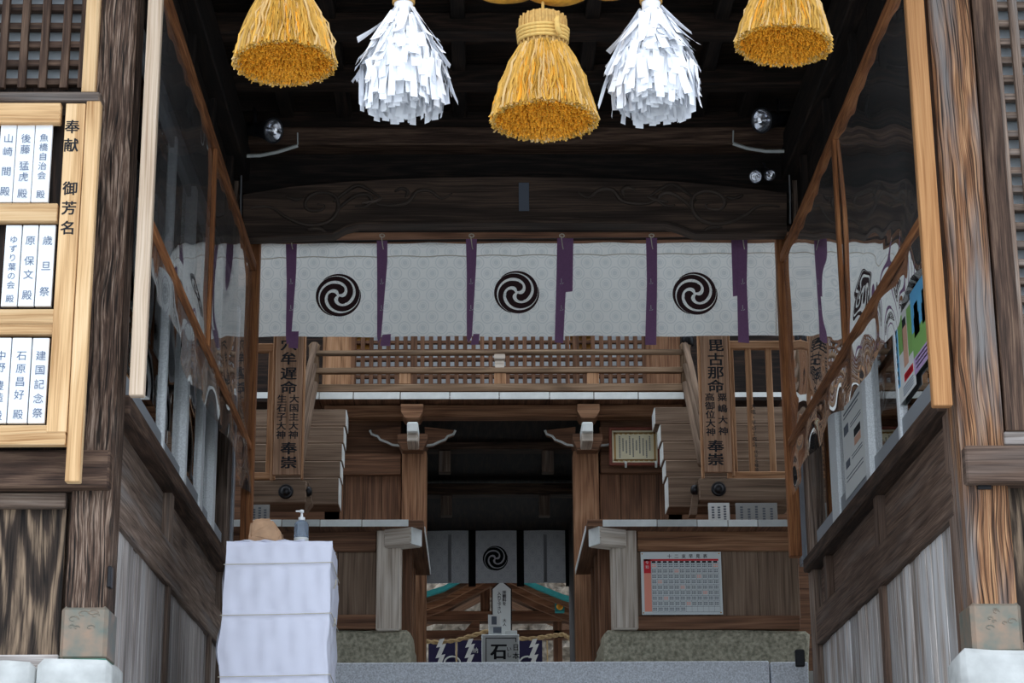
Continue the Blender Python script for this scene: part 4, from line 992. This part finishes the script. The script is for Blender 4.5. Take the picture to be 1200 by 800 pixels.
# stairs either side, climbing away to the veranda
YS = 17.0
def stair(side):
    lab = 'left' if side < 0 else 'right'
    t = empty('wooden_stair', W(345 if side < 0 else 850, 592, YS), 'steep brown wooden stair with white tread ends on the %s side' % lab, 'stair')
    ends = [397, 399, 401, 403, 405.5] if side < 0 else [783, 780, 777, 774, 767.5]
    tops = [559.5, 540, 519.5, 499.5, 479.5] if side < 0 else [558, 538.5, 517, 496.5, 476.5]
    bots = [591] + tops[:-1]
    if side > 0: bots[0] = 594
    for i in range(5):
        Y = YS + i * .26; out = 285 if side < 0 else 925
        X0, X1, Z0, Z1 = rect(min(out, ends[i]), tops[i], max(out, ends[i]), bots[i], Y)
        p = B('tread', X0, X1, Y, Y + .30, Z0, Z1, tread_m, t, c=.008)
        xe = X1 if side < 0 else X0
        B('white_end', xe - .003, xe + .003, Y + .004, Y + .296, Z0 + .005, Z1 - .005, whitep, p, c=.001)
    # side rails running down from the veranda newel
    for (ya, yb2, r_) in ((404, 470, .036), (428, 500, .03), (450, 530, .04)):
        xn, xf = ((369, 352) if side < 0 else (803, 822))
        MB().tube([W(xn, ya, YV + .1), W((xn * .6 + xf * .4) + side * -1, ya + (yb2 - ya) * .38, YV - .5), W(xf, yb2 + 14, YS + .05)], r_ * .8, 8).build('handrail', tread_m, t, smooth=True)
    return t
stair(-1); stair(1)
# sill beam with iron bosses, lattice gates and name boards in front of the stairs
YG = 16.72
for side in (-1, 1):
    L_ = side < 0; lab = 'left' if L_ else 'right'
    g = empty('lattice_gate', W(305 if L_ else 888, 588, YG), 'light wooden slatted gate closing the %s stair' % lab, 'gate', 'slatted gates before the stairs')
    if L_:
        PB('sill_beam', 286, 563, 359, 589, YG - .08, .16, tread_m, g, c=.01)
        bosses = [(335, 576)]; stiles = [(288, 295), (313, 321)]; rails = [(290, 402, 322, 412), (290, 553, 322, 561)]; bars = []
        MB().prism([(W(x, y, YG).x, W(x, y, YG).z) for x, y in [(356, 565), (362, 565), (366, 590), (358, 600)]], 1, YG - .04, YG + .1).build('end_block', tread_m, g)
    else:
        PB('sill_beam', 819, 560, 926, 586, YG - .08, .16, tread_m, g, c=.01)
        bosses = [(842, 573)]; stiles = [(853, 862)]; rails = [(853, 399, 922, 408), (853, 552, 926, 561)]; bars = [(876, 883), (900, 907)]
        MB().prism([(W(x, y, YG).x, W(x, y, YG).z) for x, y in [(820, 563), (814, 567), (808, 604), (816, 604)]], 1, YG - .04, YG + .1).build('end_block', tread_m, g)
    for a, b_ in stiles: PB('stile', a, 402, b_, 561, YG, .05, cedar_p, g)
    for a, y0, b_, y1 in rails: PB('rail', a, y0, b_, y1, YG - .004, .06, cedar_p, g)
    for a, b_ in bars: PB('slat', a, 405, b_, 556, YG + .005, .04, cedar_p, g)
    if not L_:
        q = W(886, 474, YG); vtext('lettering', '大塩・平谷工務店', W(882.5, 474, YG).x, W(882, 473, YG).z, YG + .002, .043, .0475, ink, g, bold=.01)
        vtext('lettering', '代平谷種雄', W(885.5, 520, YG).x, W(882, 527, YG).z, YG + .002, .034, .038, ink, g, bold=.01)
    for bx, by in bosses:
        p = W(bx, by, YG - .08); M_ = Matrix.Translation(p) @ Matrix.Rotation(pi / 2, 4, 'X')
        MB().lathe([(.062, 0), (.062, .012), (.05, .022), (.044, .02), (.038, .035), (.02, .046), (.001, .048)], 24, M_).build('iron_boss', iron, g, smooth=True)
    bx, by = (361, 576) if L_ else (814, 574)
    p = W(bx, by, YG - .03); MB().lathe([(.045, -.02), (.045, .012), (.03, .03), (.001, .035)], 16, Matrix.Translation(p) @ Matrix.Rotation(pi / 2 * -side, 4, 'Y')).build('iron_boss', iron, g, smooth=True)
    # name board
    x0, x1, y0, y1 = (322, 354, 380, 556) if L_ else (823, 855, 380, 553)
    s = empty('name_board', W((x0 + x1) / 2, y1, YG - .1), 'tall wooden board of ink characters before the %s stair' % lab, 'sign', 'tall name boards before the stairs')
    PB('board', x0, y0, x1, y1, YG - .1, .035, signw, s, c=.004)
    PB('side_batten', x0 - 3.5, y0, x0 - .2, y1 + 7, YG - .08, .05, cedar_p, s); PB('side_batten', x1 + .2, y0, x1 + 3, y1 + 5, YG - .08, .05, cedar_p, s)
    px = YG / F / cos(radians(10)); yy = YG - .102
    if L_:
        cx = 338.5; big = [('穴', 394), ('牟', 420.5), ('遅', 438), ('命', 454.5)]; c1 = ('大国主大神', 344.5, 469.5); c2 = ('生石子大神', 331, 470); e2 = [('奉', 526), ('崇', 542.5)]
        big[0] = ('穴', 404)
        c1 = ('大国主大神', 345, 462); c2 = ('生石子大神', 330.5, 462); pit = 11.0
    else:
        cx = 838.5; big = [('少', 386), ('毘', 405), ('古', 421.5), ('那', 437), ('命', 453)]; c1 = ('粟嶋大神', 846, 460); c2 = ('高御位大神', 831.5, 460); e2 = [('奉', 523.5), ('崇', 539)]; pit = 10.7
    for ch, yc in big: p = W(cx, yc - 8.5, yy); vtext('lettering', ch, p.x, p.z, yy, 16.5 * px, 1, ink, s, sx=1.22, bold=.022)
    for ch, yc in e2: p = W(cx, yc - 8.5, yy); vtext('lettering', ch, p.x, p.z, yy, 15.5 * px, 1, ink, s, sx=1.3, bold=.028)
    for (st_, xx, yt) in (c1, c2):
        pp = pit if len(st_) == 5 else pit * 1.3
        p = W(xx, yt, yy); vtext('lettering', st_, p.x, p.z, yy, 10.6 * px, pp * px, ink, s, sx=1.12, bold=.022)

# lower landings with white edges
YW = 16.45
def landing(side):
    L_ = side < 0; lab = 'left' if L_ else 'right'
    t = empty('lower_landing', W(400 if L_ else 820, 738, YW), 'low wooden landing with white board edge and panelled base on the %s' % lab, 'landing')
    xs = [270, 330, 375, 424, 479] if L_ else [706, 770, 817, 853, 888, 930]
    for k, (a, b_) in enumerate(zip(xs[:-1], xs[1:])):
        fb_ = PB('floor_board', a + .3, 608.5, b_ - .3, 616.8, YW - .2, 1.9, cedar_d, t, c=.003, grain=1); PB('white_end', a + .4, 608.7, b_ - .4, 616.6, YW - .206, .006, whitep if k % 3 != 1 else gofun, fb_, c=.001)
    if L_:
        PB('upper_rail', 270, 618, 441, 646, YW, .1, cedar_d, t); PB('panel', 270, 644, 395, 724, YW + .04, .03, tread_m, t, c=.003); PB('panel', 396, 644, 441, 724, YW + .04, .03, tread_m, t, c=.003, grain=2)
        PB('base_rail', 270, 720, 441, 737, YW, .1, cedar_d, t); PB('post', 441, 616, 470, 738, YW - .04, .22, oldpost, t, c=.012)
        cn, dr_ = W(462, 630, YW - .02), Vector((1, -.55, 0)).normalized()
    else:
        PB('upper_rail', 747, 619, 936, 645, YW, .1, cedar, t)
        for k in range(4): PB('panel', 747 + k * 47.5, 644, 747 + (k + 1) * 47.5 - .5, 724, YW + .04, .03, tread_m, t, c=.003, grain=2)
        PB('base_rail', 747, 721, 938, 737, YW, .1, cedar_d, t); PB('post', 717, 616, 747, 737, YW - .04, .22, oldpost, t, c=.012)
        cn, dr_ = W(722, 630, YW - .02), Vector((-1, -.55, 0)).normalized()
    ang = atan2(dr_.y, dr_.x); M_ = Matrix.Translation(cn) @ Matrix.Rotation(ang, 4, 'Z'); hz = .088
    cb_ = MB().box(-.05, .21, -.085, .085, -hz, hz, .012, 0, M_).build('corner_beam', oldpost, t)
    MB().box(.205, .216, -.08, .08, -hz + .006, hz - .006, .004, 0, M_).build('white_end', whitep, cb_)
    # side edge running back along the passage
    xe = (W(479, 612, YW - .2).x, W(706, 612, YW - .2).x)[0 if L_ else 1]; zz = W(600, 612.6, YW - .2).z
    B('side_board', xe - .12, xe + .12, YW - .2, 18.4, zz - .028, zz + .028, cedar_d, t, c=.003)
    B('white_side', xe + side * -.12, xe + side * -.126, YW + .05, 18.4, zz - .026, zz + .026, whitep, t, c=.001)
    for k in range(3): y = 16.9 + k * .55; B('side_post', xe + side * .0, xe + side * .12, y, y + .12, 4.03, zz - .03, cedar_d, t)
    B('side_panel', xe + side * .10, xe + side * .12, 16.6, 18.5, 4.02, zz - .03, cedar_d, t, c=0)
    return t
landing(-1); landing(1)

# ---- notices
def notice(name, x0, y0, x1, y1, Y, label, m=papersh, lines=4, header=None, cat='notice', ang=0):
    X0, X1, Z0, Z1 = rect(x0, y0, x1, y1, Y); Z0 = W(600, 608.4, YW - .2).z + .002; t = empty(name, ((X0 + X1) / 2, Y, Z0), label, cat)
    B('sheet', X0, X1, Y, Y + .006, Z0, Z1, m, t, c=0)
    mb = MB(); rs = random.Random(int(x0))
    for k in range(lines):
        xx = X1 - (X1 - X0) * (k + .8) / (lines + .6); z = Z1 - (Z1 - Z0) * rs.uniform(.1, .3); ze = Z0 + (Z1 - Z0) * rs.uniform(.05, .4)
        while z > ze: hh = (Z1 - Z0) * .09; mb.box(xx - hh * .6, xx + hh * .6, Y - .0015, Y - .0005, z - hh * .75, z, 0); z -= hh * 1.15
    mb.build('lettering', inkgrey, t); return t
notice('paper_notice', 830, 589, 855, 607.5, 16.6, 'white paper notice standing on the right landing below the name board', lines=3)
notice('paper_notice', 862, 589, 911, 607, 16.62, 'wide grey paper notice standing on the right landing, right of the white one', m=plain('grey_paper', S(150, 152, 150), .8), lines=5)
notice('paper_notice', 286, 591, 316, 608, 16.6, 'small grey paper notice behind the tan stone on the left', m=MATS['grey_paper'], lines=4)
# framed certificate
YQ = 18.46
X0, X1, Z0, Z1 = rect(713.5, 501, 774, 546, YQ)
cf = empty('framed_certificate', ((X0 + X1) / 2, YQ, Z0), 'framed certificate with gilt border hung right of the right column', 'picture')
fw = .03
B('frame_side', X0, X0 + fw, YQ - .03, YQ, Z0, Z1, redwood, cf); B('frame_side', X1 - fw, X1, YQ - .03, YQ, Z0, Z1, redwood, cf)
B('frame_rail', X0, X1, YQ - .031, YQ, Z1 - fw, Z1, redwood, cf); B('frame_rail', X0, X1, YQ - .031, YQ, Z0, Z0 + fw, redwood, cf)
B('certificate', X0 + fw, X1 - fw, YQ - .012, YQ, Z0 + fw, Z1 - fw, certp, cf, c=0)
mb = MB(); e = .055
for q in range(26):
    u = q / 25; xx = X0 + e + (X1 - X0 - 2 * e) * u
    for z in (Z0 + e, Z1 - e): mb.box(xx - .012, xx + .012, YQ - .0135, YQ - .0125, z - .008 - .005 * sin(q * 2), z + .008, 0)
    if q < 16:
        z = Z0 + e + (Z1 - Z0 - 2 * e) * q / 15
        for xx in (X0 + e, X1 - e): mb.box(xx - .008, xx + .009, YQ - .0135, YQ - .0125, z - .009, z + .009, 0)
mb.build('gilt_border', goldborder, cf)
mb = MB()
for q in range(10):
    xx = X0 + .1 + (X1 - X0 - .2) * q / 9; z = Z1 - .085 - .02 * (q % 3); 
    while z > Z0 + .085 + .02 * ((q * 7) % 4): mb.box(xx - .006, xx + .006, YQ - .0135, YQ - .0125, z - .010, z, 0); z -= .014
mb.build('lettering', inkgrey, cf)
MB().tube([(X0 + .15, YQ - .04, Z0 - .02), (X0 + .15, YQ - .06, Z0 + .01), (X0 + .15, YQ - .04, Z0 + .03)], .012, 6).build('hook', gofun, cf); MB().tube([(X1 - .05, YQ - .04, Z0 - .02), (X1 - .05, YQ - .06, Z0 + .01), (X1 - .05, YQ - .04, Z0 + .03)], .012, 6).build('hook', gofun, cf)
# calendar chart
YK = YW - .012
X0, X1, Z0, Z1 = rect(751.5, 646.5, 846, 720, YK)
ck = empty('zodiac_chart', ((X0 + X1) / 2, YK, Z0), 'white zodiac chart with red heading and table, pinned to the right panel', 'chart')
w_, h_ = X1 - X0, Z1 - Z0
B('board', X0, X1, YK - .004, YK, Z0, Z1, signwhite, ck, c=0)
bx2 = lambda n, u0, u1, v0, v1, m, d=.0055: B(n, X0 + w_ * u0, X0 + w_ * u1, YK - d, YK - .004, Z1 - h_ * v1, Z1 - h_ * v0, m, ck, c=0)
bx2('red_band', .035, .965, .115, .145, red); bx2('red_column', .035, .125, .115, .34, red); bx2('pink_column', .035, .125, .34, .95, pink)
mb = MB(); g_ = MB(); rd = MB()
for i in range(12):
    u = .13 + i * .0697
    mb.box(X0 + w_ * (u + .004), X0 + w_ * (u + .052), YK - .006, YK - .0045, Z1 - h_ * .175, Z1 - h_ * .148, 0)
    for j in range(9):
        v = .18 + j * .0865
        if j == 8 and i > 5: continue
        tgt = rd if (i * 7 + j * 5) % 11 == 0 else g_
        for a_ in range(2):
            for b2 in range(3): tgt.box(X0 + w_ * (u + .008 + b2 * .018), X0 + w_ * (u + .020 + b2 * .018), YK - .0055, YK - .0045, Z1 - h_ * (v + .035 + a_ * .028), Z1 - h_ * (v + .017 + a_ * .028), 0)
for j in range(10): v = .178 + j * .0865; g_.box(X0 + w_ * .13, X0 + w_ * .965, YK - .0055, YK - .0045, Z1 - h_ * (v + .004), Z1 - h_ * v, 0)
for i in range(13): u = .13 + i * .0697; g_.box(X0 + w_ * u, X0 + w_ * (u + .002), YK - .0055, YK - .0045, Z1 - h_ * .957, Z1 - h_ * .178, 0)
mb.build('heading_cells', ink, ck); g_.build('table_print', inkgrey, ck); rd.build('red_print', pink, ck)
vtext('title_lettering', '十二支早見表', X0 + w_ * .33, Z1 - h_ * .035, YK - .0055, .035, w_ * .089, ink, ck, horiz=True, bold=.02)
vtext('lettering', '令和', X0 + w_ * .078, Z1 - h_ * .14, YK - .0065, .03, .038, signwhite, ck)
for u in (.018, .975):
    for v in (.03, .97): p = (X0 + w_ * u, YK - .004, Z1 - h_ * v); MB().lathe([(.006, 0), (.005, .003), (.001, .005)], 8, Matrix.Translation(p) @ Matrix.Rotation(pi / 2, 4, 'X')).build('pin', gold, ck)
# iron fitting low on the right rear post
p = W(938, 775, 15.5); B('iron_hook', p.x - .05, p.x + .02, 15.4, 15.45, p.z - .05, p.z + .08, iron, c=.008, label='rusty iron hook low on the right rear post', cat='hook')

# =================================================================== BEYOND THE PASSAGE
Y2 = 23.9
X0, X1, Z0, Z1 = rect(492, 619, 682, 683, Y2)
c2 = empty('inner_curtain', ((X0 + X1) / 2, Y2, Z0), 'dim grey curtain with a black swirl crest deep inside the dark passage', 'curtain')
MB().grid(lambda u, v: (X0 + (X1 - X0) * u, Y2 + .01 * sin(u * 22), Z0 + (Z1 - Z0) * v), 40, 4, lambda u, v: ((X1 - X0) * u, (Z1 - Z0) * v)).build('cloth', damask2, c2, smooth=True)
p = W(580.5, 654, Y2 - .02); crest(p.x, p.z, 15 * Y2 / F, Y2 - .02, dustblack, c2)
for xa in (549, 605.5, 662.5): PB('ribbon', xa, 614, xa + 8.5, 687, Y2 - .03, .004, dustblack, c2, c=0)
for xa in (525, 637): PB('ribbon', xa, 626, xa + 4, 682, Y2 - .022, .004, plain('grey_ribbon_%d' % xa, S(188, 188, 192), .8), c2, c=0)
# small roofed shrine
Y3 = 27.0
bs = empty('roofed_pavilion', W(586, 780, Y3), 'small wooden pavilion with curved gable and teal roof edge beyond the passage', 'building')
PB('centre_post', 563, 660, 574, 716, Y3, .15, cedar_d, bs)
PB('tie_beam', 470, 715.5, 662, 727.5, Y3 - .05, .25, cedar_d, bs)
PB('lower_beam', 470, 738, 690, 748, Y3, .2, cedar_d, bs)
for xa in (470, 649, 681): PB('post', xa, 727, xa + 10, 800, Y3, .25, cedar_d, bs)
def slope(seq, th, Y, dep, m, name):
    top_ = [(W(x, y, Y).x, W(x, y, Y).z) for x, y in seq]; bt = [(W(x, y + th, Y).x, W(x, y + th, Y).z) for x, y in seq[::-1]]
    return MB().prism(top_ + bt, 1, Y, Y + dep).build(name, m, bs)
Ls = [(575, 655), (550, 668), (520, 684), (495, 692), (465, 698)]; Rs = [(575, 655), (600, 668), (630, 682), (660, 694), (700, 706)]
for seq, th0 in ((Ls, 0), (Rs, 0)):
    for k, (o_, m) in enumerate(((8, cedar_d), (16, cedar), (24, cedar_d))): slope([(x, y + o_) for x, y in seq], 7.3, Y3 - .35 + k * .1, .3, m, 'bargeboard')
    slope([(x, y + 2) for x, y in seq], 6, Y3 - .45, .12, teal, 'roof_edge'); slope([(x, y + 3) for x, y in seq], 5, Y3 - .32, 2.4, cedar_d, 'roof_slope')
PB('gilt_cap', 650.5, 704.5, 661.5, 717, Y3 - .3, .1, teal, bs); p = W(656, 710.5, Y3 - .31); MB().lathe([(.045, 0), (.03, .01), (.001, .014)], 12, Matrix.Translation(p) @ Matrix.Rotation(pi / 2, 4, 'X')).build('gilt_boss', gold, bs)
for sd in (-1, 1):
    q = [(W(568 + sd * dx, y, Y3).x, W(568 + sd * dx, y, Y3).z) for dx, y in [(6, 728), (14, 728), (26, 742), (34, 746), (6, 747)]]
    MB().prism(q, 1, Y3 - .02, Y3 + .08).build('frog_leg_strut', cedar_d, bs)
# navy curtain on the pavilion
nc = empty('navy_curtain', W(570, 775, 26.7), 'navy blue cloth curtain hung behind the white stone sign', 'curtain')
for a, b_ in ((502, 534), (536, 566), (608, 636), (567, 607)): PB('cloth_panel', a, 750, b_ - .5, 776 + 10, 26.75, .01, navy, nc, c=0)
vtext('lettering', '納', W(557, 757, 26.74).x, W(557, 758, 26.74).z, 26.742, .08, .1, gofun, nc)
for cx in (530, 618): MB().tube([W(cx + 9 * cos(a), 776 + 7 * sin(a) * -1, 26.73) for a in [pi * k / 10 for k in range(11)]], .012, 5).build('crest_arc', gofun, nc)
ropet0 = plain('dull_straw_rope', S(170, 146, 106), .85, noise=.3, scale=40)
rp_ = empty('braided_rope', W(560, 750, 26.6), 'tan braided rope with paper zigzags across the pavilion front', 'rope')
pts = [(495, 751), (515, 752.5), (535, 750), (555, 744), (575, 738), (600, 748), (625, 748), (645, 745), (660, 743), (668, 748), (671, 758)]
for k in range(2):
    P_ = []
    for i in range(len(pts) - 1):
        for s_ in range(6): t = s_ / 6; P_.append((pts[i][0] * (1 - t) + pts[i + 1][0] * t, pts[i][1] * (1 - t) + pts[i + 1][1] * t))
    MB().tube([W(x, y, 26.6) + Vector((0, .016 * cos(i * 1.1 + pi * k), .016 * sin(i * 1.1 + pi * k))) for i, (x, y) in enumerate(P_)], 0.017, 6).build('strand', ropet0, rp_, smooth=True)
for x in (534.5, 641): MB().tube([W(x, 750, 26.6), W(x + .5, 775, 26.6)], .01, 5).build('hanging_cord', ropet0, rp_)
def shide(x, y, Y, sz, parent):
    mb = MB(); z0 = 0
    for k in range(4):
        ox = (k % 2) * 2.2 - 1 - k * .4; q = [(x + ox + dx * sz, y + (k * 5.4 + dy) * sz) for dx, dy in [(1, -1), (6, -2), (2.5, 6.5), (-2.5, 7.5)]]
        mb.prism([(W(a, b_, Y).x, W(a, b_, Y).z) for a, b_ in q], 1, Y - .002 * k, Y - .002 * k + .0015)
    return mb.build('paper_zigzag', gofun, parent)
for x in (515, 549, 624): shide(x, 750, 26.56, 1.15, rp_)
# signs standing in the middle
YA = 25.2
s1 = empty('arrow_sign', W(586, 745, YA), 'narrow white sign with pointed top behind the square stone sign', 'sign')
q = [(W(x, y, YA).x, W(x, y, YA).z) for x, y in [(577.5, 802), (577.5, 690), (587.5, 681), (598.5, 690), (598.5, 802)]]
MB().prism(q, 1, YA, YA + .03).build('board', signwhite, s1)
q = [(W(x, y, YA + .03).x, W(x, y, YA + .03).z) for x, y in [(576, 802), (576, 689.5), (587.5, 678.5), (600, 689.5), (600, 802)]]
MB().prism(q, 1, YA + .031, YA + .08).build('backing', dark, s1)
pxa = YA / F * 1.04
vtext('lettering', '拝観料を', W(591, 690, YA).x, W(591, 691.5, YA).z, YA - .002, 4.6 * pxa, 4.3 * pxa, ink, s1, bold=.02)
vtext('lettering', '入れて下さい', W(585, 690, YA).x, W(585, 693, YA).z, YA - .002, 4.4 * pxa, 4.2 * pxa, ink, s1, bold=.02)
vtext('lettering', '大人', W(591, 690, YA).x, W(591, 724.5, YA).z, YA - .002, 4.4 * pxa, 4.4 * pxa, ink, s1, bold=.02)
YB2 = 24.9
mbx = empty('offering_box', W(580, 742.5, YB2), 'small pale collection box on top of the square stone sign', 'box')
PB('box_body', 572.5, 733, 588.5, 743, YB2, .12, gofun, mbx); PB('upright_card', 572, 720, 587, 733.5, YB2 + .02, .02, papersh, mbx, c=.002); PB('slot_plate', 578, 734.5, 587.5, 741.5, YB2 - .004, .004, inkgrey, mbx, c=0)
PB('card_print', 576, 722, 582, 731.5, YB2 + .018, .002, inkgrey, mbx, c=0)
tag(PB('wooden_tray', 592.5, 738.5, 606, 743, YB2, .12, gofun, None, c=.004), 'small pale tray on the right of the square stone sign', 'tray')
YZ = 24.7
s2 = empty('stone_sign', W(586, 790, YZ), 'square white sign with a large ink character for stone', 'sign')
PB('board', 564.5, 743, 608.5, 800, YZ, .3, signwhite, s2, c=.006)
pz = YZ / F * 1.04
mb = MB()
for (x0, y0, x1, y1) in ((569, 747, 605, 748), (569, 747, 570, 790), (604, 747, 605, 752)):
    a0, a1, b0, b1 = rect(x0, y0, x1, y1, YZ); mb.box(a0, a1, YZ - .002, YZ - .0005, b0, b1, 0)
mb.build('border_line', ink, s2)
p = W(584.5, 753, YZ); vtext('lettering', '石', p.x, p.z, YZ - .002, 19 * pz, 1, ink, s2, bold=.035)
p = W(596.5, 757, YZ); vtext('lettering', 'いし', p.x, p.z, YZ - .002, 6 * pz, 6.6 * pz, ink, s2, bold=.01)
p = W(604.5, 754, YZ); vtext('lettering', '日本三奇', p.x, p.z, YZ - .002, 8 * pz, 9.6 * pz, ink, s2, bold=.015)
B('sign_plinth', W(560, 780, 24.6).x, W(613, 780, 24.6).x, 24.6, 25.4, 3.74, W(586, 795, 24.7).z, palest, c=.02, label='low stone plinth carrying the white signs', cat='plinth')
# rock face
X0, X1 = W(380, 700, 31).x, W(800, 700, 31).x
mb = MB().grid(lambda u, v: (-6 + 12.5 * u, 31 + .9 * noise.noise(Vector((u * 9, v * 6, 0))) + .35 * noise.noise(Vector((u * 30, v * 20, 3))) + .12 * noise.noise(Vector((u * 90, v * 60, 5))), 3.74 + 5.2 * v), 150, 70)
tag(mb.build('rock_face', rockm), 'huge pitted grey rock rising behind the pavilion', 'rock')
